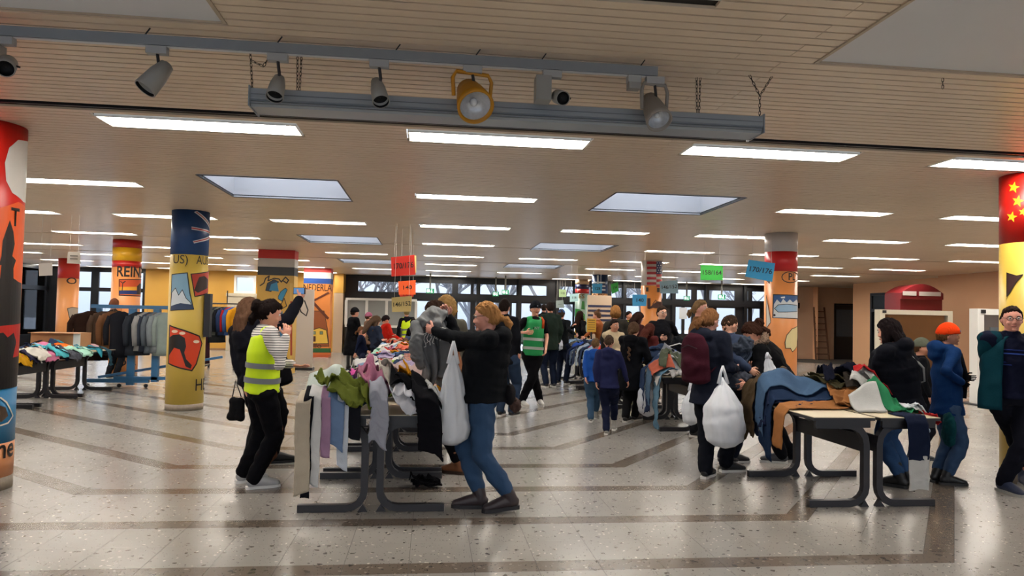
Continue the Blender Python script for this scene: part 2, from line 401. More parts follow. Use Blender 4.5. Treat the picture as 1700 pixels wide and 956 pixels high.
# ================================================================== WALLS
M_yel=mat('wall_yellow','bd8f39',.6,0,.05,2,.05,40)
M_peach=mat('wall_peach','d6a67e',.62,0,.05,1.5,.05,30)
M_peachd=mat('wall_peach_pale','c8a488',.62,0,.05,1.5)
M_glass=bpy.data.materials.new('window_glass'); M_glass.use_nodes=True
_n=M_glass.node_tree.nodes; _l=M_glass.node_tree.links; _n.clear()
_o=_n.new('ShaderNodeOutputMaterial'); _t=_n.new('ShaderNodeBsdfTransparent'); _t.inputs[0].default_value=(.93,.95,.97,1)
_g=_n.new('ShaderNodeBsdfGlossy'); _g.inputs['Roughness'].default_value=.02; _m=_n.new('ShaderNodeMixShader'); _fr=_n.new('ShaderNodeFresnel'); _fr.inputs[0].default_value=1.45
_l.new(_fr.outputs[0],_m.inputs[0]); _l.new(_t.outputs[0],_m.inputs[1]); _l.new(_g.outputs[0],_m.inputs[2]); _l.new(_m.outputs[0],_o.inputs[0])
def wall(name,x0,y0,x1,y1,z0,z1,m): return struct(MB().box(min(x0,x1),min(y0,y1),z0,max(x0,x1),max(y0,y1),z1).build(name,m))
YW=28.8
xw=lambda px: onY(px,500,YW).x
zw=lambda px,py: onY(px,py,YW).z
# far glazed front from the yellow wall to the pale wall on the right
XA,XB=xw(573),xw(1325)
def glazed(name, X0_, X1_, Y, zlo, zhi, rows, th=.08):
    fr=MB(); zs=[zlo]
    rows=sorted(rows,key=lambda r:r[0]); zc=zlo
    root=MB()
    for z0,z1,ps in rows:
        if z0>zc: root.box(X0_,Y,zc,X1_,Y+th,z0)
        for s,e in sub(X0_,X1_,ps): root.box(s,Y,z0,e,Y+th,z1)
        zc=z1
    if zc<zhi: root.box(X0_,Y,zc,X1_,Y+th,zhi)
    ob=struct(root.build(name,M_frame))
    for z0,z1,ps in rows:
        for a,b in ps:
            MB().box(a+.002,Y+.03,z0+.002,b-.002,Y+.04,z1-.002).build('window_pane',M_glass,ob)
    return ob
top=[(594,672),(676,750),(760,781),(786,791),(797,821),(824,857),(866,907),(928,951),(954,980),(985,1006),(1015,1032),(1040,1067),(1074,1100),(1106,1113),(1122,1148),(1157,1169),(1177,1220),(1239,1242),(1249,1271)]
low=[(683,735),(740,750),(760,781),(790,800),(806,828),(838,846),(850,857),(866,907),(928,951),(954,980),(1039,1063),(1072,1100),(1122,1132),(1137,1148),(1157,1169),(1190,1221),(1239,1242),(1249,1262)]
X_=lambda L:[(xw(a),xw(b)) for a,b in L]
glazed('window_1',XA,XB,YW,0,CEIL,[(2.46,2.86,X_(top)),(1.0,2.12,X_(low)),(.16,.85,X_([(1072,1100),(1122,1132),(1137,1148),(866,907),(1190,1221)]))])
bb=MB()
for px in (793,862,925,1011,1036,1069,1117,1173,1236): x=xw(px); bb.box(x-.07,YW-.12,0,x+.07,YW-.001,CEIL)
bb.box(XA,YW-.14,2.18,XB,YW-.121,2.42); struct(bb.build('trim_1',M_frame))
# yellow wall left of the glazed front, with small windows high up
YL=28.8; xl0=onY(242,450,YL).x
wx0,wx1=xw(388),xw(424); wz0,wz1=zw(400,487),zw(400,457)
wy=MB(); wy.box(xl0,YW,0,wx0,YW+.2,CEIL).box(wx1,YW,0,XA,YW+.2,CEIL).box(wx0,YW,0,wx1,YW+.2,wz0).box(wx0,YW,wz1,wx1,YW+.2,CEIL)
wb=struct(wy.build('wall_back',M_yel))
wi=MB(); t=.09
wi.box(wx0,YW-.03,wz0,wx0+t,YW+.1,wz1).box(wx1-t,YW-.03,wz0,wx1,YW+.1,wz1).box(wx0+t,YW-.03,wz0,wx1-t,YW+.1,wz0+t).box(wx0+t,YW-.03,wz1-t,wx1-t,YW+.1,wz1)
w2=struct(wi.build('window_2',M_white)); MB().box(wx0+t,YW+.03,wz0+t,wx1-t,YW+.04,wz1-t).build('window_pane',M_glass,w2)
x0,x1=xw(378),xw(428); z1=zw(400,492)
struct(MB().box(x0,YW-.06,0,x1,YW-.001,z1).box(x0-.05,YW-.09,z1,x1+.05,YW-.001,z1+.12).build('door_1',mat('door_cream','b5ab95',.5)))
# pale return between the yellow wall and the glazing
struct(MB().box(xw(557),YW-.5,0,XA-.02,YW-.001,zw(560,487)).build('trim_2',mat('pale_board','b8a288',.6)))
struct(MB().box(xw(557),YW-.5,zw(560,487)+.01,XA-.02,YW-.001,CEIL).build('trim_3',M_yel))
# left glazed corner
LXW=-14.6
a,b=LXW,xl0
def pr(*pairs): return [(onY(p,500,YW).x,onY(q,500,YW).x) for p,q in pairs]
glazed('window_3',a,b,YW,0,CEIL,[(2.35,2.95,pr((97,118),(124,150),(163,196),(200,236))),(.7,2.2,pr((97,118),(124,150),(163,196),(200,236)))])
def yz(px):      # left side wall runs towards the camera
    d=ray(px,500); return d.y/d.x*LXW
lw=MB(); th=.08; ylist=[(Y0,12.0),(12.1,14.6),(14.7,17.2),(17.4,19.9),(20.0,22.4),(22.6,25.0),(25.2,28.6)]
zc=[(0,.55),(2.2,2.35),(2.98,CEIL)]
for z0,z1 in zc: lw.box(LXW-th,12,z0,LXW,YW,z1)
for a_,b_ in zip(ylist,ylist[1:]): lw.box(LXW-th,a_[1],.55,LXW,b_[0],2.2).box(LXW-th,a_[1],2.35,LXW,b_[0],2.98)
lw.box(LXW-th,28.6,.55,LXW,YW,2.98)
w4=struct(lw.build('window_4',M_frame))
for a_,b_ in ylist[1:]:
    MB().box(LXW-.05,a_,.55,LXW-.04,b_,2.2).build('window_pane',M_glass,w4); MB().box(LXW-.05,a_,2.35,LXW-.04,b_,2.98).build('window_pane',M_glass,w4)
wall('wall_left',LXW-.1,Y0,LXW,11.99,0,CEIL,M_peach)
# right-hand walls
XR=15.75; XR2=16.35
nb_=MB(); nb_.box(XR,Y0,0,XR+.2,20.3,CEIL).box(XR+.2,20.1,0,XR2+.2,20.3,CEIL); struct(nb_.build('wall_right',M_peach))
dy0,dy1=21.9,24.6; dz=2.72
q=MB(); q.box(XR2,20.31,0,XR2+.2,dy0,CEIL).box(XR2,dy1,0,XR2+.2,25.7,CEIL).box(XR2,dy0,dz,XR2+.2,dy1,CEIL).box(XR2+.2,25.5,0,X1,25.7,CEIL); struct(q.build('wall_right_rear',M_peach))
q=MB(); f_=.1
q.box(XR2-.02,dy0,0,XR2+.1,dy0+f_,dz).box(XR2-.02,dy1-f_,0,XR2+.1,dy1,dz).box(XR2-.02,dy0+f_,dz-f_,XR2+.1,dy1-f_,dz).box(XR2-.02,dy0+f_,2.02,XR2+.1,dy1-f_,2.14).box(XR2-.02,(dy0+dy1)/2-.05,0,XR2+.1,(dy0+dy1)/2+.05,2.02).box(XR2+.02,dy0+f_,0,XR2+.06,dy1-f_,.2)
d2=struct(q.build('door_2',M_frame)); MB().box(XR2+.03,dy0+f_,2.14,XR2+.04,dy1-f_,dz-f_).build('window_pane',mat('dark_glass','3a4148',.08),d2); MB().box(XR2+.03,dy0+f_,.2,XR2+.04,dy1-f_,2.02).build('door_leaf',mat('dark_glass2','15181b',.1),d2)
cx=(dy0+dy1)/2
MB().box(XR2-.026,23.2,2.2,XR2-.021,23.42,2.55).build('notice',M_white,d2)
# recess at the back right with pale walls and a doorway
xr0,xr1=xw(1325),X1
px0,px1=xw(1387),xw(1411); ph=zw(1390,506)
q=MB(); q.box(xr0,YW,0,px0,YW+.2,CEIL).box(px0,YW,ph,px1+.3,YW+.2,CEIL).box(px1+.3,YW,0,xr1,YW+.2,CEIL); struct(q.build('wall_back_right',M_peachd))
struct(MB().box(px0,YW+.08,0,px1+.3,YW+.14,ph).build('door_3',mat('door_dark','2a2624',.4)))
q=MB().box(px0-.06,YW-.02,0,px0,YW+.02,ph+.06).box(px0,YW-.02,ph,px1+.3,YW+.02,ph+.06); struct(q.build('trim_4',M_frame))
MB().box(px0+.08,YW+.06,1.0,px1+.2,YW+.079,ph-.2).build('door_glass',mat('door_glass','59616a',.1),bpy.data.objects['door_3'])
wall('wall_far_right',X1,Y0,X1+.2,YW+.2,0,CEIL,M_peachd)
struct(MB().box(xw(1350),YW-.35,0,xw(1351),YW-.001,CEIL).build('trim_5',M_peach))
glazed('window_5',X0,X1,Y0-.1,0,CEIL,[(.5,2.9,[(X0+.3+i*2.2,X0+2.3+i*2.2) for i in range(16)])])
bq=MB().box(XR-.015,Y0,0,XR-.001,20.3,.08).box(XR2-.015,20.31,0,XR2-.001,dy0,.08); struct(bq.build('baseboard_right',mat('skirting','8a6a4a',.5)))
struct(MB().box(xl0,YW-.015,0,xw(377),YW-.001,.08).build('baseboard_back',mat('skirting','8a6a4a',.5)))
# ================================================================== OUTSIDE
struct(MB().box(-70,YW+.6,-.3,80,110,-.05).box(-60,-20,-.3,X0-2.3,YW+.6,-.05).build('snowy_ground',mat('snow','c9d2de',.8,0,.12,.6)))
def tree(x,y,h,seed,label):
    r=random.Random(seed); mb=MB()
    def br(p,d,L,rad,lv):
        q=p+d*L; mb.tube([p,(p+q)/2+Vector((r.uniform(-.04,.04),r.uniform(-.04,.04),0))*L,q],[rad,rad*.85,rad*.65],4 if lv>1 else 6,0,False)
        if lv>=5: return
        for k in range(4 if lv<4 else 2):
            nd=(d+Vector((r.uniform(-1,1),r.uniform(-1,1),r.uniform(-.25,.6)))*.75).normalized(); br(p+d*L*r.uniform(.6,1),nd,L*r.uniform(.55,.8),rad*.55,lv+1)
    br(Vector((0,0,-.1)),Vector((r.uniform(-.1,.1),0,1)).normalized(),h*.32,.07+h*.012,0)
    o=mb.build('bare_tree',mat('bark','77777a',.9,0,.3,8),None,False,(x,y,0)); tag(o,label,'tree','bare trees outside the glazed front')
TR=[(-2.8,32.6),(0.4,33),(3.6,32.8),(7.0,32.7),(10.2,33.2),(13.4,32.9),(-1.5,34),(2,37),(5.5,33.5),(8.5,38),(11.5,34.5),(15,37),(-4.5,39),(19,40),(-24,30),(-21,24),(-26,20),(4,45),(12,46)]
TL=['close to the display case','close behind the raised hoodie','close behind the green vest','close behind the crossed column','close behind the backpack woman','close behind the rightmost panes','behind the white ticket booth','right behind the second transom pane','beyond the green vest','behind the left door pair','behind the blue size cards','behind the middle doors','near the yellow wall end','behind the kneeling fur hood','left through the side glazing','nearest to the side glazing','farthest left through the side glazing','deep in the middle','deep behind the right doors']
for i,(x,y) in enumerate(TR): tree(x,y,6.5+(i%3),i+5,['bare winter tree outside','frosted bare tree outside','leafless tree outside'][i%3]+', '+TL[i])
hb=MB()
for i in range(140):
    r=random.Random(i); x=-8+i*.22; hb.ball((x,31.8+r.uniform(-.3,.3),.3+r.uniform(0,.5)),(.3,.3,.35),6,4)
tag(hb.build('hedge',mat('hedge','54624f',.9,0,.4,14)),'low frosted hedge outside the glazed front','hedge','', 'stuff')
# ================================================================== PAINTED COLUMNS
def eight(c0,r,n=40): return [(c0[0]+r*cos(2*pi*i/n),c0[1]+r*sin(2*pi*i/n)) for i in range(n)]
class Column:
    def __init__(s, label, cx, cy, R, bands, square=None, name='painted_column', z0=0.0):
        s.c=Vector((cx,cy,0)); s.R=R; s.sq=square
        s.root=thing(name,label,'column',(cx,cy,0)); s.fa=atan2(-cx,cy)   # angle of the point that faces the camera, seen from the column
        s.layer=0
        for (z0_,z1,col) in bands:
            mb=MB()
            if square:
                w_,d_=square; mb.box(-w_/2,-d_/2,z0_,w_/2,d_/2,z1)
            else: mb.tube([(0,0,z0_),(0,0,z1)],R,48)
            o=mb.build('painted_band' if z0_>0.15 else 'plinth',col if not isinstance(col,str) else paint(col),s.root,False)
            if not square: o.data.polygons.foreach_set('use_smooth',[len(p.vertices)==4 for p in o.data.polygons])
    def uv(s, x, y):
        d=ray(x,y); o=Vector((0,0,CAM_H)); 
        if s.sq:
            t=(s.c.y-s.sq[1]/2)/d.y; p=o+d*t; return (p.x-s.c.x, p.z)
        A=d.x**2+d.y**2; B=-2*(d.x*s.c.x+d.y*s.c.y); C=s.c.x**2+s.c.y**2-s.R**2; D=B*B-4*A*C
        if D<0:                                    # just past the silhouette: clamp to the edge
            t=-B/(2*A); p=o+d*t; e=p-s.c; a=atan2(e.y,e.x)
        else: t=(-B-sqrt(D))/(2*A); p=o+d*t; a=atan2(p.y-s.c.y,p.x-s.c.x)
        fa=atan2(-s.c.y,-s.c.x); da=(a-fa+pi)%(2*pi)-pi
        return (da*s.R, p.z)
    def wrap(s, me, eps, name, m):
        bm=bmesh.new(); bm.from_mesh(me)
        if not s.sq:
            us=[v.co.x for v in bm.verts]; a,b=min(us),max(us); st=.03; k=ceil(a/st)
            while k*st<b:
                bmesh.ops.bisect_plane(bm,geom=bm.verts[:]+bm.edges[:]+bm.faces[:],plane_co=(k*st,0,0),plane_no=(1,0,0)); k+=1
        fa=atan2(-s.c.y,-s.c.x)
        for v in bm.verts:
            u,z=v.co.x,v.co.z
            if s.sq: v.co=(u,-s.sq[1]/2-eps,z)
            else: t=fa+u/s.R; v.co=((s.R+eps)*cos(t),(s.R+eps)*sin(t),z)
        n=bpy.data.meshes.new(name); bm.to_mesh(n); bm.free(); n.materials.append(m)
        return link(name,n,s.root)
    def poly(s, pts, col, name='painted_shape', px=True, line=None):
        P=[s.uv(*p) for p in pts] if px else pts
        s.layer+=1
        from mathutils.geometry import tessellate_polygon
        T=tessellate_polygon([[Vector((p[0],p[1],0)) for p in P]])
        me=bpy.data.meshes.new('p'); me.from_pydata([(p[0],0,p[1]) for p in P],[],[tuple(t) for t in T])
        o=s.wrap(me,.0008+.0007*s.layer,name,paint(col) if isinstance(col,str) else col)
        if line: s.line(pts+[pts[0]],line,px=px)
        return o
    def line(s, pts, wpx, col='120f0e', px=True, name='painted_outline'):
        P=[Vector(s.uv(*p)) for p in pts] if px else [Vector(p) for p in pts]
        wd=wpx*s.c.length/FPX/2; vs=[];fs=[]
        for a,b in zip(P,P[1:]):
            d=b-a
            if d.length<1e-5: continue
            d.normalize(); n=Vector((-d.y,d.x))*wd; e=d*wd*.7; o=len(vs)
            for q in (a-n-e,a+n-e,b+n+e,b-n+e): vs.append((q.x,0,q.y))
            fs.append((o,o+1,o+2,o+3))
        me=bpy.data.meshes.new('l'); me.from_pydata(vs,[],fs); s.layer+=1
        return s.wrap(me,.0008+.0007*s.layer,name,paint(col))
    def text(s, body, x, y, hpx, wpx=None, col='1c1512', bold=.03):
        u,z=s.uv(x,y); k=s.c.length/FPX; me=text_mesh(body,hpx*k*1.4,paint(col),bold,0,wpx*k if wpx else None)
        for v in me.vertices: v.co.x+=u; v.co.z+=z
        s.layer+=1; return s.wrap(me,.0008+.0007*s.layer,'painted_lettering',paint(col))
    def z(s,x,y): return s.uv(x,y)[1]
TOPZ=CEIL-.002
M_plinth=mat('plinth_stone','8c7f70',.6,0,.25,30,.2,40)
# red column at the left edge (crescent, skyline, blue water)
c=Column('huge red column at the left edge with black skyline and white crescent',-3.86,6.5,.30,
    [(0,.11,M_plinth),(.11,.40,'cf8a5c'),(.40,.86,'1f6f9e'),(.86,1.06,'151212'),(1.06,1.50,'a8231a'),(1.50,TOPZ,'c31d14')])
c.poly([(-60,395),(-30,370),(0,345),(30,335),(42,345),(41,440),(38,560),(-60,560)],'d8571e')
c.poly([(46,235),(30,232),(15,245),(8,270),(10,300),(20,320),(38,335),(48,338)],'c9c5bf')
c.poly([(-70,500),(-20,450),(0,462),(2,440),(-2,440),(2,425),(4,400),(10,382),(16,365),(22,385),(24,405),(20,425),(26,432),(22,445),(22,462),(30,468),(35,470),(33,545),(30,620),(18,630),(-70,640)],'141010')
c.poly([(-70,545),(34,536),(30,590),(-70,605)],'b02018')
c.poly([(-60,560),(5,552),(12,560),(22,552),(26,568),(20,596),(8,598),(-60,596)],'161113')
c.text('T',25,362,24,14); c.text('ne',10,745,26,30)
c.poly([(-70,620),(26,610),(27,640),(-10,648),(-70,650)],'141011'); 
c.line([(0,660),(10,668),(20,690),(12,702),(0,706)],2.0,'cfc9b8'); c.poly([(-20,668),(8,676),(12,690),(2,700),(-20,700)],'4a3a2e')
# yellow column with the blue flag
c=Column('yellow column with blue flag top and red kangaroo picture',-3.83,11.62,.278,
    [(0,.10,M_plinth),(.10,2.42,'cdb04f'),(2.42,TOPZ,'163f74')])
zb=c.z(320,428)
for a,b in (((349,388),(322,360)),((349,388),(322,393)),((349,384),(318,378)),((349,391),(325,398))): pass
for pts in ([(348,384),(322,352),(327,350),(349,376)],[(349,385),(318,376),(318,381),(349,389)],[(349,390),(320,400),(322,404),(349,396)]):
    c.poly(pts,'cfd4da')
for pts in ([(348,381),(325,352),(326,351),(348,379)],[(349,386),(318,377.5),(318,379.5),(349,388)],[(349,392),(321,401),(321,402.5),(349,394)]): c.poly(pts,'b01f2c')
c.text('US)',299,431,13,22,bold=.0); c.text('AUS',338,433,13,24,bold=.0)
c.poly([(286,456),(311,453),(315,486),(321,513),(284,515)],'7aa3bd',line=1.4)
c.poly([(284,513),(286,486),(292,478),(297,490),(303,481),(309,495),(316,502),(320,512)],'c9d2d8',line=.9)
c.poly([(284,515),(321,513),(320,506),(300,503),(285,508)],'2c3f5c')
c.poly([(317,455),(346,450),(346,485),(323,492)],'b33a2b',line=1.4)
c.poly([(322,482),(326,470),(330,460),(338,458),(344,464),(343,478),(336,482),(328,486)],'2a1512')
c.poly([(283,540),(305,548),(330,558),(334,570),(325,604),(318,615),(300,611),(281,603)],'bf3a17',line=2.0)
c.poly([(283,560),(288,556),(298,555),(307,561),(309,575),(306,585),(309,596),(318,606),(316,612),(308,608),(303,592),(299,580),(290,577),(285,585),(282,590)],'14100e')
for x,y in ((291,550),(303,553),(325,567)): c.poly([(x+5*cos(t*.7),y+2.6*sin(t*.7)) for t in range(9)],'d9c5ae')
c.text('HE',333,639,18,22,bold=.0)
# striped wide pillar (red, white, black)
def square_col(label, pl, pr, pt, Y, depth, bands):
    a,b=onY(pl,470,Y).x,onY(pr,470,Y).x
    return Column(label,(a+b)/2,Y+depth/2,0,bands,square=(b-a,depth),name='painted_pillar')
k=onY(457,414,18.2); 
Z=lambda x,y,Y: onY(x,y,Y).z
c=square_col('wide yellow pillar with red white black flag behind the vest wearer',427,488,414,18.2,.5,
    [(0,Z(457,457,18.2),'c99f45'),(Z(457,457,18.2),Z(457,443,18.2),'14120f'),(Z(457,443,18.2),Z(457,429,18.2),'b9b4ac'),(Z(457,429,18.2),TOPZ,'c02518')])
c.line([(432,474),(438,470),(441,462),(447,458),(445,466),(455,462),(463,463),(467,468),(474,460),(479,465),(476,470),(470,466)],1.8)
c.poly([(441,482),(444,470),(455,464),(463,468),(456,472),(450,484)],'16324a',line=1); c.poly([(447,482),(450,472),(460,468),(463,484)],'2f7ba3')
c.poly([(462,492),(466,484),(474,478),(477,481),(472,492),(468,500),(462,496)],'2f86ad',line=.8)
c.poly([(464,510),(472,495),(476,508),(466,514)],'b98a1e',line=1.2); c.poly([(464,525),(469,515),(470,560),(464,560)],'2f6f96')
# tall thin red board edge beside it is part of the same painting
c.poly([(481,470),(486,470),(486,600),(481,600)],'d2ab58'); c.poly([(482,500),(485,500),(485,590),(482,590)],'9a2f1d')
c=square_col('orange windmill pillar with red white blue flag top',504,549,443,25.2,.6,
    [(0,.18,'b5532d'),(.18,Z(527,471,25.2),'d3803e'),(Z(527,471,25.2),Z(527,462,25.2),'1d3f7c'),(Z(527,462,25.2),Z(527,452,25.2),'cfc9c2'),(Z(527,452,25.2),TOPZ,'bf2018')])
c.text('NEDERLA',527,478,11,44,bold=.02)
c.poly([(516,575),(516,548),(518,530),(520,516),(538,516),(544,548),(546,575)],'8a4b26',line=.8)
c.poly([(516,566),(518,548),(530,544),(542,548),(545,570),(516,571)],'d1aa45',line=1)
c.poly([(516,558),(524,558),(524,567),(516,567)],'4a2415'); c.poly([(531,550),(536,550),(536,555),(531,555)],'6f7f6a',line=.5); c.poly([(519,550),(524,550),(524,555),(519,555)],'6f7f6a',line=.5)
c.line([(519,500),(545,486)],3.2,'5a2a17'); c.line([(520,502),(544,528)],4.2,'5a2a17'); c.line([(519,500),(508,520)],3,'5a2a17')
c.poly([(505,578),(549,578),(549,585),(505,585)],'24562d'); c.text('allo',524,574,8,18,bold=.0,col='2a1410')
c.poly([(505,586),(549,586),(549,588.5),(505,588.5)],'c0642f')
# white pillar standing in front of the windmill pillar
p=onz(506,614); q_=.30
a,b=onY(489,550,p.y).x,onY(519,550,p.y).x
t_=thing('display_board','tall white freestanding board right of the raised phone','board',((a+b)/2,p.y+.1,0))
MB().box(-(b-a)/2,-.04,.06,(b-a)/2,.04,onY(500,480,p.y).z).build('board_face',mat('board_white','bdb4aa',.6),t_); MB().box(-(b-a)/2-.03,-.2,0,(b-a)/2+.03,.2,.06).build('foot',M_black,t_)
# column with the red yellow red flag
c=Column('orange column with red yellow red flag and sunset picture',-6.95,16.95,.30,[(0,.10,M_plinth),(.10,Z(219,444,16.7),'d68b4e'),(Z(219,444,16.7),Z(219,433,16.7),'b8211a'),(Z(219,433,16.7),Z(219,411,16.7),'d8a31c'),(Z(219,411,16.7),TOPZ,'b8211a')])
c.text('REINE',220,452,15,42,bold=.04)
c.poly([(198,464),(238,464),(237,492),(198,490)],'c44a1c',line=1.3); c.poly([(198,476),(237,476),(237,490),(198,488)],'d89a2a'); c.poly([(198,482),(237,482),(237,489),(198,488)],'1e2f66'); c.poly([(227,475),(232,470),(238,472),(238,488),(227,488)],'2a1a16')
c.line([(203,482),(204,470),(200,467)],1,'1a1210'); c.line([(204,470),(208,467)],1.4,'1a1210'); c.text('ola',212,600,14,26,bold=0,col='2a1a14')
c=Column('slim red and orange column by the side glazing, far left',-11.6,24.0,.30,[(0,.10,M_plinth),(.10,Z(124,462,23.7),'db9357'),(Z(124,462,23.7),TOPZ,'bf2418')])
c.text('O I',125,467,9,22,bold=.02); c.poly([(112,512),(120,510),(130,512),(136,520),(126,522),(121,530),(117,534),(114,522)],'8f857a',line=.8)
c.poly([(133,440),(136,440),(136,470),(133,470)],'23593b')
# PL column
c=Column('orange column with white and red top and the letters PL',6.10,11.72,.275,[(0,.10,M_plinth),(.10,Z(1298,450,11.5),'d98b4e'),(Z(1298,450,11.5),Z(1298,417,11.5),'bb1c20'),(Z(1298,417,11.5),TOPZ,'bfbab8')])
c.line([(1300+0+14*cos(t*.4)+12,460+9*sin(t*.4)) for t in range(0,17)],1.3); c.text('PL',1315,460,11,13,bold=.03)
c.poly([(1284,489),(1324,491),(1324,529),(1283,527)],'2d5385',line=1.4)
c.poly([(1284,527),(1285,505),(1290,497),(1296,503),(1300,496),(1306,502),(1311,497),(1316,502),(1322,497),(1324,503),(1324,528)],'c9cdd0')
c.poly([(1286,512),(1292,506),(1306,505),(1323,507),(1323,517),(1306,518),(1292,518)],'8fb0cc',line=.9); c.poly([(1286+2*cos(t),523+2*sin(t)) for t in range(6)],'111111'); c.poly([(1296,493),(1303,492),(1303,495),(1297,495)],'d9d9d9')
c.poly([(1304,578),(1303,568),(1306,556),(1314,546),(1323,541),(1323,560),(1322,575),(1315,584),(1312,578)],'cfc08f',line=1)
c.poly([(1273,490),(1278,520),(1280,535),(1273,545)],'cfc9be',line=.8); c.text('N',1276,468,6,6)
# striped and starred column
Y_=18.05
c=Column('orange column with red striped flag and starred blue corner',5.78,18.05,.27,[(0,.10,M_plinth),(.10,Z(1089,474,Y_-.25),'d08544'),(Z(1089,474,Y_-.25),TOPZ,'c7bfb8')])
for i in range(5):
    y=434+8.6*i; c.poly([(1074,y),(1089.5,y),(1089.5,y+4.3),(1074,y+4.3)],'a8222a')
for i in range(3):
    y=455+8.6*i; c.poly([(1089.5,y),(1105,y),(1105,y+4.3),(1089.5,y+4.3)],'a8222a')
c.poly([(1089.5,434),(1105,434),(1105,455),(1089.5,455)],'23396f')
for i in range(5):
    for j in range(4): c.poly([(1091.3+j*3.6+(i%2)*1.2+1.0*cos(t*2*pi/5+pi/2),436.5+i*4.0-1.0*sin(t*2*pi/5+pi/2)) for t in range(5)],'d9d9d9')
c.poly([(1075,495),(1080,495),(1080,509),(1085,504),(1091,500),(1098,502),(1104,506),(1104,511),(1096,508),(1090,512),(1084,511),(1078,513),(1075,512)],'3a1a12')
c.poly([(1090,478),(1094,478),(1094,485),(1090,485)],'1b1412'); c.poly([(1073,477),(1077,477),(1077,484),(1073,484)],'1b1412')
c.line([(1083,505),(1088,498),(1092,506),(1097,498),(1101,506)],1,'3a1a12')
# crossed blue and white column, tricolour column
c=Column('far column with white cross on blue above orange letters',5.98,24.6,.28,[(0,.10,M_plinth),(.10,Z(993,487,24.3),'d79a62'),(Z(993,487,24.3),TOPZ,'1f3a63')])
c.poly([(991,457),(994,457),(994,487),(991,487)],'cfd3d6')
for y in (468,474,480): c.poly([(982,y),(1005,y),(1005,y+2.4),(982,y+2.4)],'cfd3d6')
c.text('O EX',993,492,8,22,bold=.02)
c=Column('farthest column with blue and red bands above a green landscape',6.05,27.9,.28,[(0,.10,M_plinth),(.10,Z(961,487,27.7),'8ea69a'),(Z(961,487,27.7),Z(961,479.5,27.7),'b3221f'),(Z(961,479.5,27.7),Z(961,472,27.7),'1d2650'),(Z(961,472,27.7),TOPZ,'b79a78')])
c.poly([(951,512),(962,513),(971,522),(971,531),(951,531)],'2f8a33'); c.poly([(966,500),(970,500),(971,514),(965,513)],'2c7a35'); c.poly([(951,531),(971,531),(971,560),(951,560)],'c99f45'); c.text('IES',964,492,7,12,col='9a6a1a')
# starred column on the right edge
c=Column('red and yellow column with gold stars at the right edge',6.10,6.52,.28,[(0,.11,M_plinth),(.11,Z(1700,400,6.3),'cbaa45'),(Z(1700,400,6.3),TOPZ,'b3160f')])
def star(cx_,cy_,r,rot=0): return [(cx_+(r if t%2==0 else r*.42)*sin(rot+t*pi/5),cy_-(r if t%2==0 else r*.42)*cos(rot+t*pi/5)) for t in range(10)]
for x,y,r in ((1683,311,10),(1690,334,10.5),(1680,360,9.5),(1698,352,7)): c.poly(star(x,y,r,.2),'d9a514')
c.poly([(1672,453),(1688,458),(1698,456),(1686,470),(1677,485),(1672,492)],'3d1a14',line=1.2)
c.poly([(1685,722),(1692,716),(1700,724),(1712,730),(1712,748),(1698,742),(1688,744)],'1a1512'); c.line([(1685,752),(1700,742),(1712,748)],2)
# ================================================================== SPOT TRACK AND LONG LUMINAIRE
TZ=CEIL-.10
ta=Vector((-4.2,3.98,0)); tb=onz(1090,128,TZ); TY=tb.y
root=thing('light_track','long grey spotlight track fixed under the slatted ceiling','light track',(0,TY,0))
MB().box(-6.0,-.025,TZ,tb.x,.025,TZ+.055).build('rail',mat('track_grey','868c92',.4,.3,.05,9),root)
MB().box(-6.0,-.012,TZ-.004,tb.x-.02,.012,TZ-.0005).build('conductor_slot',mat('track_slot','cfd2d4',.4),root)
for px in (30,265,465,655,790,905,1085): 
    x=onz(px,100,TZ).x; MB().bar((x,.0,TZ+.055),(x+.03,.0,CEIL),.006,.006).build('hanger',M_black,root)
M_spot=mat('spot_grey','8f8f8c',.45,.1,.06,14); M_lens=mat('spot_lens','08090d',.5,0,0,30,0,60,.2); M_refl=mat('spot_reflector','c9ccd0',.3,.35,.3,40)
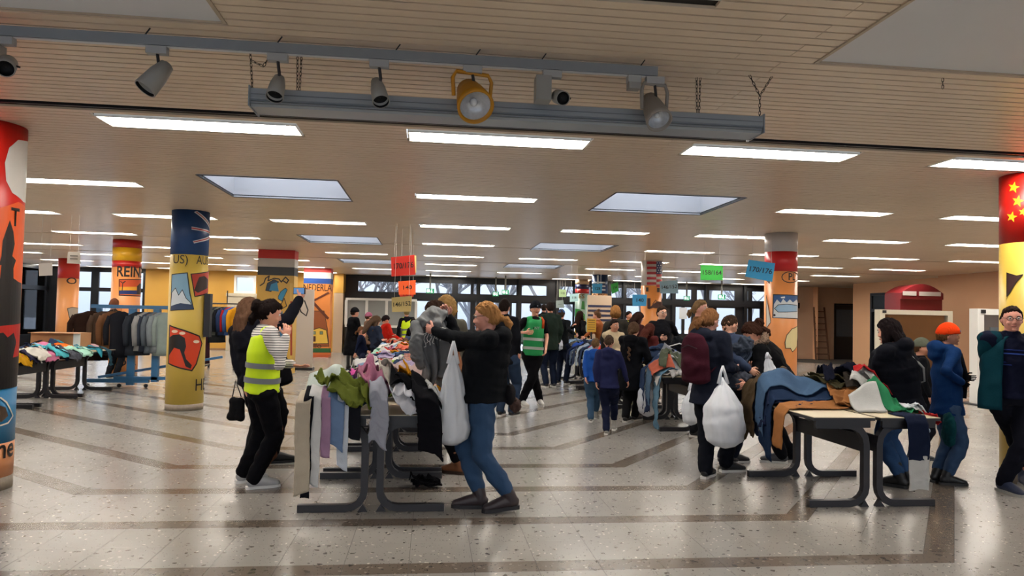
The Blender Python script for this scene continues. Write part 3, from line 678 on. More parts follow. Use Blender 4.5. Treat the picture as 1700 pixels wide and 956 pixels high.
def spot(x, kind, L, R, aim, label, m=M_spot, drop=.12):
    """kind: cone / box / par; aim = direction of the mouth"""
    r=thing('spotlight',label,'spotlight',(x,TY,TZ)); aim=Vector(aim).normalized()
    MB().box(-.055,-.022,-.045,.055,.022,-.003).build('adapter',mat('spot_adapter','a3a5a6',.5),r)
    c0=Vector((0,0,-drop)); side=aim.orthogonal() 
    if kind!='box': MB().tube([(0,0,-.04),(0.01,0,-drop*.6),c0-aim*L*.1],.009,6).build('stem',M_black,r)
    if kind=='cone':
        h=MB().lathe(c0,aim,[(-L*.5,0.001),(-L*.5,R*.35),(-L*.46,R*.6),(-L*.1,R*.85),(L*.5,R),(L*.5,R*.9),(L*.05,R*.8),(L*.05,.001)]); h.build('housing',m,r,True)
        MB().tube([c0-aim*L*.5-aim*.002,c0-aim*L*.5],[R*.36,R*.36],24).build('back_cap',m,r)
        MB().lathe(c0,aim,[(L*.30,.001),(L*.30,R*.86),(L*.495,R*.895)]).build('lens',M_lens,r,True)
    if kind=='box':
        MB().box(-.10,-.05,-.19,-.01,.05,-.045).build('gear_box',m,r)
        c0=Vector((.045,-.04,-.17)); MB().lathe(c0,aim,[(-L*.5,.001),(-L*.5,R*.7),(-L*.45,R),(L*.5,R),(L*.5,R*.88),(L*.1,R*.82),(L*.1,.001)]).build('housing',m,r,True)
        MB().lathe(c0,aim,[(L*.25,.001),(L*.25,R*.84),(L*.49,R*.875)]).build('lens',M_lens,r,True); MB().tube([c0+Vector((R,0,0)),c0+Vector((R+.02,0,-.004))],.006,6).build('knob',M_black,r)
    if kind=='par':
        h=MB().lathe(c0,aim,[(-L*.55,.001),(-L*.55,R*.3),(-L*.5,R*.62),(-L*.05,R*.82),(L*.3,R*.95),(L*.5,R),(L*.5,R*.86),(L*.1,R*.8),(L*.1,.001)],28); h.build('housing',m,r,True)
        MB().tube([c0-aim*L*.56,c0-aim*L*.55],[R*.33,R*.33],24).build('back_cap',m,r)
        MB().lathe(c0,aim,[(L*.14,.001),(L*.16,R*.35),(L*.25,R*.7),(L*.42,R*.83)],28).build('reflector',M_refl,r,True); MB().ball(c0+aim*L*.24,R*.22,10,7).build('bulb',mat('bulb_glass','d9dcdf',.15),r,True)
        lt=aim.cross(Vector((0,0,1))).normalized(); P=[c0+lt*R*1.02,c0+lt*R*1.1+Vector((0,0,drop*.55)),Vector((0,0,-.045))+lt*R*.9,Vector((0,0,-.045))-lt*R*.9,c0-lt*R*1.1+Vector((0,0,drop*.55)),c0-lt*R*1.02]
        MB().tube(P,.012,6).build('yoke',m,r,True)
    return r
sx=lambda px,py: onz(px,py,TZ).x
spot(sx(35,80),'box',.13,.046,(.35,-.8,-.5),'grey spotlight with box ballast, leftmost on the track')
spot(sx(280,95),'cone',.20,.062,(-.45,-.30,-.80),'long grey conical spotlight, second from the left on the track',drop=.17)
spot(sx(468,100),'cone',.155,.05,(-.05,-.45,-.85),'small grey conical spotlight above the left end of the hanging luminaire',drop=.19)
spot(sx(632,110),'cone',.18,.05,(.22,-.5,-.85),'grey conical spotlight just left of the yellow spotlight',drop=.18)
spot(sx(782,125),'par',.22,.108,(.16,-.62,-.6),'large mustard yellow spotlight in a yoke, middle of the track',mat('spot_yellow','b97f0c',.42,0,.08,10),drop=.19)
spot(sx(908,135),'box',.10,.042,(.15,-.85,-.35),'grey spotlight with box ballast, right of the yellow spotlight')
spot(sx(1068,148),'par',.22,.078,(.10,-.6,-.75),'big grey cylindrical spotlight, rightmost on the track',mat('spot_taupe','8a847d',.45),drop=.20)
r=thing('track_adapter','small empty grey adapter box left of the rightmost spotlight','adapter',(sx(1040,140),TY,TZ)); MB().box(-.04,-.025,-.045,.04,.025,-.003).build('adapter_head',mat('spot_adapter','a3a5a6',.5),r); MB().box(-.035,-.03,-.085,.035,.03,-.046).build('terminal_box',M_spot,r)
# hanging linear luminaire
LZ=2.80; a=onz(421,170,LZ); b=onz(1257,214,LZ); yl=(a.y+b.y)/2+.02
r=thing('linear_luminaire','long grey metal luminaire trough hung on chains across the ceiling','light',((a.x+b.x)/2,yl,LZ)); Lh=(b.x-a.x)/2
prof=[(-.115,.055),(-.06,.065),(.06,.065),(.115,.055),(.12,-.005),(.085,-.045),(-.085,-.045),(-.12,-.005)]
mb=MB(); k=len(prof); mb.add([(-Lh,y,z) for y,z in prof]+[(Lh,y,z) for y,z in prof],[tuple(range(k)),tuple(range(k,2*k))[::-1]]+[(i,i+k,(i+1)%k+k,(i+1)%k) for i in range(k)]); mb.build('housing',mat('luminaire_grey','98a1aa',.38,.35,.06,5),r)
for z in (.02,-.02,-.035): MB().box(-Lh+.01,-.123,z-.002,Lh-.01,-.112,z+.002).build('profile_rib',mat('rib_dark','6f7880',.4,.4),r)
for s_ in (-1,1): MB().box(s_*Lh-.004,-.125,-.05,s_*Lh+.004,.125,.07).build('end_plate',mat('luminaire_end','868f97',.4,.3),r)
def chain(p, q, label, name='hanging_chain'):
    p=Vector(p); q=Vector(q); n=max(3,int((q-p).length/.022)); mb=MB()
    d=(q-p)/n; dn=d.normalized(); s1=dn.orthogonal().normalized(); s2=dn.cross(s1)
    for i in range(n):
        c_=p+d*(i+.5); sd=s1 if i%2 else s2; h=d.length*.68; P=[c_+dn*h*cos(t)+sd*.0065*sin(t) for t in np.linspace(0,2*pi,9)]
        mb.tube(P,.0019,4,0,False)
    o=mb.build('chain_links',mat('chain_steel','3b3630',.4,.7)); return o
def chain_thing(segs,label):
    p0=Vector(segs[0][0]); t=thing('hanging_chain',label,'chain',tuple(p0))
    for p,q in segs: o=chain(Vector(p)-p0,Vector(q)-p0,''); o.parent=t
Zt=LZ+.065
def cx_(px,py,z): v=onz(px,py,z); return v.x
for n_,(px,lab) in enumerate(((503,'double chain near the left end of the hanging luminaire'),(1191,'double chain near the right end of the hanging luminaire'))):
    x=cx_(px,170,Zt); chain_thing([((x-.012,yl,CEIL),(x-.006,yl,Zt)),((x+.012,yl,CEIL),(x+.006,yl,Zt))],lab)
x=a.x+.02; chain_thing([((x-.03,yl-.1,CEIL),(x-.005,yl-.1,LZ+.02)),((x+.12,yl-.1,CEIL),(x+.05,yl-.1,CEIL-.13)),((x+.05,yl-.1,CEIL-.13),(x-.02,yl-.1,CEIL-.1))],'rusty Y-shaped chain at the left tip of the hanging luminaire')
x=b.x-.02; chain_thing([((x-.07,yl-.1,CEIL),(x,yl-.1,CEIL-.13)),((x+.08,yl-.1,CEIL),(x,yl-.1,CEIL-.13)),((x,yl-.1,CEIL-.13),(x,yl-.1,LZ+.02))],'Y-shaped chain at the right tip of the hanging luminaire')
p=onz(1565,130,CEIL); chain_thing([((p.x,p.y,CEIL),(p.x,p.y,CEIL-.065))],'short loose chain end below the large grey ceiling panel')
# ================================================================== HANGING SIZE CARDS
def card(label, body, pts, Y, col, cat='sign', txt='16130f', th=None, back=None, strings=True, lines=None, grp='size cards hung on strings'):
    """pts: four photo corners clockwise from the top left"""
    P=[onY(x,y,Y) for x,y in pts]; c_=sum(P,Vector())/4; t=thing('size_card',label,cat,tuple(c_),0,grp)
    Q=[p-c_ for p in P]; d=Vector((0,.003,0))
    MB().add(Q+[q+d for q in Q],[(0,1,2,3),(7,6,5,4),(0,4,5,1),(1,5,6,2),(2,6,7,3),(3,7,4,0)]).build('card',mat('card_'+col,col,.7,0,.05,4),t)
    ex=(Q[1]-Q[0]); ez=(Q[0]-Q[3]); wd=ex.length; ht=ez.length
    if body:
        rows=body if isinstance(body,list) else [body]
        for i,b_ in enumerate(rows):
            me=text_mesh(b_,ht*(.42 if len(rows)==1 else .22),mat('ink_'+txt,txt,.7),.02 if len(rows)==1 else 0,0,wd*(.84 if len(b_)>4 else .5))
            exn,ezn=ex.normalized(),ez.normalized(); oz=(len(rows)-1)/2-i
            for v in me.vertices:
                q=exn*v.co.x+ezn*(v.co.z+oz*ht*.28); v.co=q-Vector((0,.0035,0))
            link('lettering',me,t)
    if strings:
        for q in (Q[0]*.86+Q[1]*.14,Q[0]*.14+Q[1]*.86):
            MB().tube([q,Vector((q.x*.9,0,CEIL-c_.z))],.0022,4).build('string',mat('string_white','cfcac2',.6),t)
    return t
card('pale yellow card peeking out behind the red 170/176 card','',[(683,424),(691,424),(691,453),(684,453)],12.8,'d9bf7a',strings=False)
card('tilted red card reading 170/176',"170/176",[(649,427),(688,423),(690,456),(650,459)],12.6,'c2220f')
card('red card edge between the orange and cream cards','146',[(663,487),(687,487),(686,493),(664,493)],13.1,'c8341c',strings=False)
card('orange card reading 140','140',[(661,467),(690,465),(690,489),(662,489)],13.0,'e0561a')
card('cream card reading 146/152','146/152',[(650,494),(684,491),(682,517),(651,518)],12.2,'d3bd7c')
card('green card reading 158/164','158/164',[(1163,440),(1200,441),(1200,465),(1163,465)],13.2,'1f8f2e')
card('large tilted blue card reading 170/176','170/176',[(1243,431),(1287,437),(1282,468),(1237,459)],11.0,'2585b5')
card('grey-blue card reading 146/152','146/152',[(1095,467),(1125,465),(1126,487),(1096,487)],14.8,'7795a3')
card('bright blue card reading 140','140',[(1050,489),(1074,489),(1073,508),(1050,508)],15.5,'3f9fd8')
card('small blue card reading 128','128',[(983,471),(1000,471),(999,487),(984,487)],18.5,'3f9fd8')
card('small tilted green card reading 134','134',[(1014,472),(1026,468),(1027,483),(1016,488)],17.8,'2b9a39')
card('small pale green card reading 110','110',[(928,480),(940,481),(940,493),(928,493)],19.5,'a3bd8c')
card('small pale cyan card reading 116','116',[(946,488),(960,487),(960,500),(946,501)],19,'a8cfd2')
card('small grey card left of the cyan 116 card','—',[(923,499),(935,498),(937,511),(923,511)],19.8,'93a3a0')
card('blank white card hanging far left of the photo','',[(64,437),(87,436),(87,457),(65,458)],12.0,'cfccc8')
card('small white card with two printed lines, far left','',[(113,418),(133,418),(134,438),(111,437)],12.5,'bdb6ac',strings=True)
t=bpy.data.objects['size_card.015']; 
for z in (.03,-.02): MB().box(-.06,-.006,z-.006,.06,-.002,z+.006).build('printed_line',mat('ink_16130f','16130f',.7),t)
# exit signs
def exit_sign(px,py,Y,w_,label,post=True):
    c_=onY(px,py,Y); t=thing('exit_sign',label,'sign',tuple(c_),0,'green running-man exit signs')
    k=w_; MB().box(-k,-.02,-.09,k,.02,.09).build('sign_box',mat('exit_green','0f7a4c',.4,emit=.5),t)
    me=MB(); 
    me.box(-k*.8,-.026,-.05,-k*.1,-.021,.06); me.box(k*.15,-.026,-.03,k*.5,-.021,.0).box(k*.3,-.026,0,k*.5,-.021,.045).box(k*.2,-.026,-.065,k*.32,-.021,-.03).box(k*.5,-.026,-.06,k*.62,-.021,-.02).box(k*.36,-.026,.05,k*.52,-.021,.075)
    me.build('running_man_symbol',mat('exit_white','dff5ea',.4,emit=1.2),t)
    if post: MB().box(-.03,-.015,.091,.03,.015,CEIL-c_.z).build('post',mat('post_grey','8a8a84',.5),t)
exit_sign(714,483,26.5,.15,'green exit sign on a pale post left of the doors'); exit_sign(823,488,27.6,.12,'lower green exit sign behind the doors, left one')
exit_sign(839,485,26.5,.13,'green exit sign on a pale post above the dark beanie'); exit_sign(1140,495,27.4,.12,'lower green exit sign right of the grey-blue card'); exit_sign(1198,493,26.0,.14,'green exit sign on a post below the green 158/164 card')
# ================================================================== TABLES
TOP=.77
M_tt=mat('table_top','cfc3a8',.35,0,.04,6); M_edge=mat('table_edge','17161a',.4)
M_leg=mat('table_frame','1d1b20',.42,.0,.08,10)
def table(xo, xi, y0, y1, label, grp):
    """xo outer edge, xi inner edge (posts stand there)"""
    cx,cy=(xo+xi)/2,(y0+y1)/2; r=thing('folding_table',label,'table',(cx,cy,0),0,grp)
    a,b=min(xo,xi)-cx,max(xo,xi)-cx; l=(y1-y0)/2; sgn=1 if xi>xo else -1
    MB().box(a,-l,TOP-.006,b,l,TOP).build('table_top',M_tt,r)
    MB().box(a,-l,TOP-.030,b,l,TOP-.0061).build('top_edge',M_edge,r)
    MB().box(a+.03,-l+.02,TOP-.09,b-.03,-l+.05,TOP-.031).build('end_apron',M_edge,r); MB().box(a+.03,l-.05,TOP-.09,b-.03,l-.02,TOP-.031).build('end_apron',M_edge,r)
    xp=(xi-cx)-sgn*.035; xe=(xo-cx)+sgn*.0
    for yy in (-l+.09,l-.09):
        P=[(xe,yy,.03),(xp-sgn*.14,yy,.03)]+[(xp-sgn*.14*(1-sin(t)),yy,.03+.14*(1-cos(t))) for t in (.4,.8,1.2,pi/2)]
        P+=[(xp,yy,TOP-.24)]+[(xp-sgn*.16*(1-cos(t)),yy,TOP-.24+.16*sin(t)) for t in (.4,.8,1.2,pi/2)]+[(xe+sgn*.06,yy,TOP-.078)]
        mb=MB(); pts=[Vector(p) for p in P]; k=len(pts); o=0
        for i,p in enumerate(pts):
            d=(pts[min(i+1,k-1)]-pts[max(i-1,0)]).normalized(); nrm=Vector((-d.z,0,d.x)); w_=.028
            for q in (p+nrm*w_+Vector((0,-.028,0)),p+nrm*w_+Vector((0,.028,0)),p-nrm*w_+Vector((0,.028,0)),p-nrm*w_+Vector((0,-.028,0))): mb.v.append(tuple(q))
        for i in range(k-1):
            for j in range(4): mb.f.append((i*4+j,i*4+(j+1)%4,(i+1)*4+(j+1)%4,(i+1)*4+j)); mb.m.append(0)
        mb.f+=[(0,1,2,3),(k*4-1,k*4-2,k*4-3,k*4-4)]; mb.m+=[0,0]
        lg=mb.build('leg_frame',M_leg,r)
        MB().add([(xp-sgn*.05,yy-.02,.0),(xp+sgn*.028,yy-.02,.0),(xp-sgn*.01,yy-.02,.06),(xp-sgn*.05,yy+.02,.0),(xp+sgn*.028,yy+.02,.0),(xp-sgn*.01,yy+.02,.06)],[(0,1,2),(5,4,3),(0,3,4,1),(1,4,5,2),(2,5,3,0)]).build('foot_bracket',M_leg,lg)
        MB().box(min(xe,xe+sgn*.05),yy-.029,0,max(xe,xe+sgn*.05),yy+.029,.012).build('foot_pad',M_black,lg)
    MB().box(xp-.015,-l+.12,.46,xp+.015,l-.12,.60).build('cross_beam',M_leg,r)
    return r
LINES={'A':(-1.0,.14,5.6),'B':(3.22,4.37,5.6),'E':(-7.15,-6.02,9.0)}
zones={'A':[5.6,6.93,8.26,9.6,10.93,12.26,13.6,14.93,16.26],'B':[5.6,9.5,10.83,13.9,15.23,16.56],'E':[9.0,10.34,11.68,13.02]}
posn=['nearest','second','third','fourth','fifth','sixth','seventh','eighth','ninth']
for L,(x0,x1,_) in LINES.items():
    mid=(x0+x1)/2; nm={'A':'middle table line','B':'right-hand table line','E':'far left table line'}[L]
    for i,y in enumerate(zones[L]):
        table(x0,mid-.025,y,y+1.31,f'dark-framed folding table, left one of the {posn[i]} pair in the {nm}','folding tables in the '+nm)
        table(x1,mid+.025,y,y+1.31,f'dark-framed folding table, right one of the {posn[i]} pair in the {nm}','folding tables in the '+nm)
# ================================================================== CLOTHES ON THE TABLES
class Heap:
    def __init__(s,x0,x1,y0,y1):
        s.r=(x0,x1,y0,y1); s.c=.03; s.nx=int((x1-x0)/s.c)+2; s.ny=int((y1-y0)/s.c)+2
        s.H=np.full((s.nx,s.ny),TOP+.002); s.over={}
    def base(s,x,y):
        x0,x1,y0,y1=s.r; i=np.clip(((x-x0)/s.c),0,s.nx-1.001); j=np.clip(((y-y0)/s.c),0,s.ny-1.001)
        i0=i.astype(int); j0=j.astype(int); a=i-i0; b=j-j0; H=s.H
        return H[i0,j0]*(1-a)*(1-b)+H[i0+1,j0]*a*(1-b)+H[i0,j0+1]*(1-a)*b+H[i0+1,j0+1]*a*b
    def mound(s,h,cx=None,cy=None,rx=None,ry=None):
        x0,x1,y0,y1=s.r; X=(x0+np.arange(s.nx)*s.c)[:,None]; Y=(y0+np.arange(s.ny)*s.c)[None,:]
        if cy is None: u=np.clip((X-x0)/.28,0,1)*np.clip((x1-X)/.28,0,1)*np.clip((Y-y0)/.35,0,1)*np.clip((y1-Y)/.3,0,1); M=h*u**.7*(.75+.25*np.sin(Y*2.3+X*3)*np.sin(Y*5.1))
        else: M=h*np.exp(-((X-cx)/rx)**2-((Y-cy)/ry)**2)
        s.H=np.maximum(s.H,TOP+M)
    def blur(s,n=2):
        for _ in range(n):
            P=np.pad(s.H,1,mode='edge'); B=(P[:-2,1:-1]+P[2:,1:-1]+P[1:-1,:-2]+P[1:-1,2:]+2*P[1:-1,1:-1])/6; s.H=np.maximum(B,TOP+.002)
    def put(s,P,name,thick,amp,seed,layer,fold=7.):
        """P: nu,nv,2 plan positions -> nu,nv,3 draped"""
        x0,x1,y0,y1=s.r; x=P[...,0].copy(); y=P[...,1].copy()
        q=np.stack([x,y,np.zeros_like(x)],-1)
        x+=.02*fnoise(q,5,seed+1)*min(1,amp*40); y+=.02*fnoise(q,5,seed+2)*min(1,amp*40)
        q=np.stack([x,y,np.full_like(x,seed*.37)],-1)
        aa=seed*2.399; dx_,dy_=cos(aa),sin(aa); q2=np.stack([(x*dx_+y*dy_)*.45,(-x*dy_+y*dx_)*1.5,np.full_like(x,seed*.37)],-1); n1=fnoise(q2,fold*1.25,seed); n2=fnoise(q,fold*3.2,seed+9)
        fo=amp*np.clip(1-np.abs(n1),0,1)**1.5*.95+amp*.20*n2+amp*.45*np.clip(1-np.abs(fnoise(q2*np.array([1.3,1,1]),fold*2.9,seed+17)),0,1)**3; rid=np.clip(1-np.abs(fnoise(np.stack([x,y,np.full_like(x,seed*.7)],-1),fold*2.2,seed+23)),0,1)**2
        dl=np.maximum(0,x0-x); dr=np.maximum(0,x-x1); df=np.maximum(0,y0-y); db=np.maximum(0,y-y1)
        D=np.maximum.reduce([dl,dr,df,db]); cx=np.clip(x,x0,x1); cy=np.clip(y,y0,y1)
        z=s.base(cx,cy)+thick+np.maximum(fo,0)
        off=.015+layer+np.minimum(D,.3)*.06+amp*.5*(n1+1)*np.minimum(D*4,1)+amp*.9*rid*np.minimum(D*6,1)
        m=D>0; ms=np.minimum(D/.05,1)
        sx=np.where((dl==D)&m,-1,np.where((dr==D)&m,1,0)); sy=np.where((df==D)&m&(sx==0),-1,np.where((db==D)&m&(sx==0),1,0))
        X=cx+sx*off*ms; Y=cy+sy*off*ms
        # sliding along the edge keeps hanging folds
        X=np.where(sx==0,X,X); Y=np.where((sx!=0),y,Y); X=np.where((sy!=0),x,X)
        zz=np.where(m,z-D-ms*.01,z); zz=np.maximum(zz,.03)
        out=np.stack([X,Y,zz],-1)
        i=np.clip(((cx-x0)/s.c).astype(int),0,s.nx-1); j=np.clip(((cy-y0)/s.c).astype(int),0,s.ny-1)
        hh=(z+.004)[~m]; np.maximum.at(s.H,(i[~m],j[~m]),hh)
        return out
def strip(w,l,nu,nv,c,ang,o=(0,0),a2=0,sq=1.0,taper=1.0):
    """plan points of a strip: width w, length l, start at o in garment space, turned by a2"""
    u=np.linspace(-.5,.5,nu)[:,None]*np.ones((1,nv)); v=np.linspace(0,1,nv)[None,:]*np.ones((nu,1))
    X=u*w*(1+(taper-1)*v); Y=v*l*sq
    x=o[0]+X*cos(a2)-Y*sin(a2); y=o[1]+X*sin(a2)+Y*cos(a2)
    return np.stack([c[0]+x*cos(ang)-y*sin(ang),c[1]+x*sin(ang)+y*cos(ang)],-1)
ALLG=[]
def garment(hp, kind, col, x, y, ang, label, amp=.02, th=.008, seed=1, sc=1.0, layer=0.0, cname=None, grp=None, fine=1.0, l=None, trim=None, w=.20):
    fine=fine*1.25
    mb=MB(); c=(x,y); N=lambda n:max(4,int(n*fine)); G=[]
    if kind in('jumper','tee','cardigan','hoodie'):
        L=(l or .58)*sc; G.append((strip(.50*sc,L,N(20),N(22),c,ang,(0,-L/2)),th))
        sl=(.46 if kind!='tee' else .17)*sc
        for s_,a2 in ((-1,pi/2+.7),(1,-pi/2-.75)):
            G.append((strip(.17*sc,sl,N(8),N(18),c,ang,(s_*.20*sc,L/2-.10*sc),a2,1,.75),th*.9))
        if kind=='hoodie': G.append((strip(.30*sc,.26*sc,N(12),N(10),c,ang,(0,L/2-.03)),th*1.4))
    elif kind=='trousers':
        L=(l or 1.0)*sc; G.append((strip(.40*sc,.26*sc,N(14),N(10),c,ang,(0,-.26*sc)),th*1.3))
        for s_ in (-1,1): G.append((strip(.20*sc,L-.22*sc,N(9),N(30),c,ang,(s_*.10*sc,-.02),s_*-.05,1,.78),th))
    elif kind=='leg': L=(l or .9)*sc; G.append((strip(w*sc,L,N(10),N(34),c,ang,(0,0),0,1,.9),th))
    elif kind=='folded': G.append((strip(.32*sc,.36*sc,N(12),N(14),c,ang,(0,-.18*sc)),th*2.2))
    elif kind=='bundle':
        G.append((strip(.42*sc,.40*sc,N(24),N(24),c,ang,(0,-.2*sc)),th)); G.append((strip(.15*sc,.4*sc,N(8),N(16),c,ang,(.1*sc,-.1),.9,1,.8),th))
    elif kind=='cloth': G.append((strip(.45*sc,(l or .7)*sc,N(20),N(26),c,ang,(0,0)),th))
    if trim: mats=[cloth(col),cloth(trim)]
    else: mats=[cloth(col)]
    for i,(P,t) in enumerate(G):
        D=hp.put(P,'',t*(1+i*.3),amp,seed*13+i*5,layer)
        mb.grid(D[:,::-1] if False else D, t, 1 if (trim and i>0) else 0)
    me=mb.mesh(kind if kind not in('leg','cloth','folded','bundle') else 'garment',mats,True)
    hp.blur(1)
    V=np.array([v.co for v in me.vertices]); o=Vector(V.mean(0)); o.z=V[:,2].min()
    me.transform(Matrix.Translation(-o))
    nm={'jumper':'jumper','tee':'t_shirt','cardigan':'cardigan','hoodie':'hoodie','trousers':'trousers','leg':'trousers','folded':'folded_garment','bundle':'rumpled_garment','cloth':'garment'}[kind]
    ob=link(nm,me,None,o); tag(ob,label,{'trousers':'trousers','leg':'trousers','tee':'t-shirt'}.get(kind,'jumper' if kind in('jumper','cardigan','hoodie') else 'garment'),grp); ALLG.append(ob)
    return ob
PAL=[('navy','1f2740'),('black','15151a'),('pink','c9779a'),('white','cfcdca'),('cream','c4b8a2'),('grey','7d8087'),('denim blue','4c6689'),('dark denim','2c3b57'),('light denim','86a0bd'),('red','b0302a'),('coral','cf6a55'),('teal','2c6f73'),('lime green','8fb33e'),('lavender','b3a4c4'),('mustard','c48f22'),('brown','5b4232'),('mint','9fc9b4'),('purple','5d4575'),('turquoise','3b9bb0'),('charcoal','34363d'),('pale pink','d9b3bc'),('olive','6a6a35'),('burgundy','5d1f2e'),('royal blue','2c4ea3'),('orange','db6a20')]
KN={'jumper':'jumper','tee':'t-shirt','trousers':'trousers','folded':'folded garment','bundle':'rumpled garment'}
def fill(hp, rnd, n, ys, place, grp, weights, sc=1.0, amp=.028, fine=.6, kinds=('jumper','tee','bundle','folded','trousers'), kw=(3,3,4,3,1)):
    x0,x1,y0,y1=hp.r; seen={}
    for k in range(n):
        y=ys[0]+(ys[1]-ys[0])*(1-(k+.5)/n)+rnd.uniform(-.2,.2); x=rnd.uniform(x0+.03,x1-.03)
        nm,col=rnd.choices(PAL,weights)[0]; kd=rnd.choices(kinds,kw)[0]
        yy=min(max(y,y0+.2),y1-.2); zone='left edge' if x<x0+.33*(x1-x0) else 'right edge' if x>x0+.66*(x1-x0) else 'centre'
        t=(yy-ys[0])/(ys[1]-ys[0]); dp=['front','front middle','middle','rear middle','rear'][min(4,int(t*5))]
        a_={'jumper':'crumpled','tee':'thin','bundle':'balled-up','folded':'flat','trousers':'long'}[kd]
        lab=f'{a_} {nm} {KN[kd]}, {zone}, {dp} of {place}'
        if lab in seen: lab=lab.replace(a_,{'jumper':'twisted','tee':'wrinkled','bundle':'scrunched','folded':'neatly folded','trousers':'trailing'}[kd],1)
        seen[lab]=1
        garment(hp,kd,col,x,yy,rnd.uniform(0,6.28),lab,amp*(.35 if kd=='folded' else 1),.010,rnd.randrange(9999),sc*rnd.uniform(.7,1.0),rnd.uniform(0,.02),grp=grp,fine=fine)
        if k%6==5: hp.blur(1); hp.H=np.minimum(hp.H,TOP+.30)
rnd=random.Random(11)
hA=Heap(-1.0,.14,5.6,17.55); hA.mound(.20)
GA='clothes heaped on the middle table line'
wA=[4,4,3,4,2,3,3,4,2,3,3,2,2,3,1,2,2,1,1,3,3,1,1,2,1]
fill(hA,rnd,80,(8.3,17.4),'the long clothes heap',GA,wA,.8,.03,.55,kw=(3,4,5,3,1))
fill(hA,rnd,26,(6.5,8.4),'the heap before the grey hoodie',GA,[1,2,3,3,3,2,3,2,2,1,1,0,1,3,0,1,1,0,0,2,2,0,0,1,0],.85,.03,.8)
hA.blur(2)
g=lambda *a,**k: garment(hA,*a,grp=GA,**k)
# front of the middle line, back to front
hA.mound(.20,-.42,6.15,.30,.30); hA.mound(.22,-.5,6.7,.36,.4); hA.mound(.17,-.02,6.25,.22,.25)
g('trousers','1c1d24',-.85,7.1,radians(100),'long black trousers trailing along the left edge behind the lavender jumper',amp=.02,seed=5,fine=1.1)
g('folded','c9c6bf',-.25,6.75,.3,'flat cream garment right of centre before the mauve bundle',amp=.01,seed=7,th=.014)
g('bundle','a58f8c',-.20,6.55,.5,'dusty mauve crumpled garment behind the orange jumper',amp=.05,seed=8)
g('jumper','a99cb5',-.74,6.20,2.6,'pale lavender jumper spread over the left side of the front table',amp=.025,seed=9,fine=1.2,sc=.75)
g('trousers','27344f',-.86,6.02,radians(-155),'dark blue jeans folded across the left corner under the olive jumper',amp=.02,seed=10,fine=1.1,sc=.75)
g('trousers','4b6590',-.8,6.0,radians(-70),'mid blue jeans beside the olive jumper',amp=.03,seed=11,sc=.6)
g('bundle','c04f93',-.5,7.0,.7,'bright pink top flat behind the dusty pink hoodie',amp=.02,seed=13)
g('cardigan','b5a592',-.42,5.90,3.3,'beige fleece cardigan twisted beside the olive jumper',amp=.05,seed=14,fine=1.4,sc=.62)
g('folded','c2baaa',-.84,5.79,.05,'folded cream garment at the near left corner',amp=.008,seed=15,th=.018); g('folded','b9c4bd',-.82,5.77,-.05,'folded pale mint garment topmost at the near left corner',amp=.008,seed=16,th=.016)
# garments hanging over the left end, one behind the other
hang=[('b7ab99','beige trousers leg hanging down the near left corner',.74,-.98,.16),('14151b','black leggings hanging lowest at the near left corner',.80,-.955,.10),('cfcfce','white trousers leg hanging at the near left corner',.72,-.90,.12),('a17f9b','mauve trousers leg hanging among the pale ones',.50,-.82,.10),('6d85a8','faded blue trousers leg hanging under the cream pile',.40,-.75,.16),('c4cbd6','pale ice-blue trousers leg hanging under the cream pile',.55,-.70,.12),('1b1c22','black trousers leg hanging near the olive jumper',.30,-.62,.16)]
for i,(c_,lb,l_,x_,w_) in enumerate(hang):
    g('leg',c_,x_+.045,5.68+.0*i,pi,lb,amp=.010,seed=20+i,l=l_+.08,w=w_*.75,layer=.12-.015*i,th=.008)
g('jumper','5a6325',-.60,5.68,2.95,'olive green jumper spilling over the front edge',amp=.055,seed=31,fine=1.6,layer=.08,sc=.56)
g('hoodie','ab6e87',-.34,5.98,2.7,'dusty pink hoodie piled highest on the front table',amp=.07,seed=12,fine=1.4,sc=.66)
g('leg','9a9ca8',-.40,5.68,pi+.06,'pale grey sleeve-like trouser leg hanging at the middle of the front edge',amp=.02,seed=32,l=.50,w=.15,layer=.05,th=.012)
g('cardigan','bcb4a9',-.20,5.80,2.5,'off-white striped cardigan crumpled on the front edge',amp=.05,seed=33,fine=1.5,layer=.05,sc=.55)
g('bundle','c9cad2',-.14,5.62,.6,'bright white crumpled shirt drooping over the front edge',amp=.035,seed=34,layer=.07,fine=1.3,sc=.62)
g('jumper','101014',-.06,5.80,1.5,'black knitted jumper spread in front of the mustard orange one',amp=.03,seed=36,fine=1.5,sc=.8)
g('jumper','bd7c10',-.06,6.06,1.65,'mustard orange jumper lying across the right of the front table',amp=.045,seed=35,fine=1.4,sc=.70)
g('leg','111116',-.04,5.80,pi+.10,'black trouser leg hanging over the front edge beside the white shirt',amp=.02,seed=37,l=.66,layer=.08,w=.2,th=.02)
g('bundle','c6c6c4',.08,5.72,.2,'small white garment at the right front corner',amp=.03,seed=38,sc=.5)
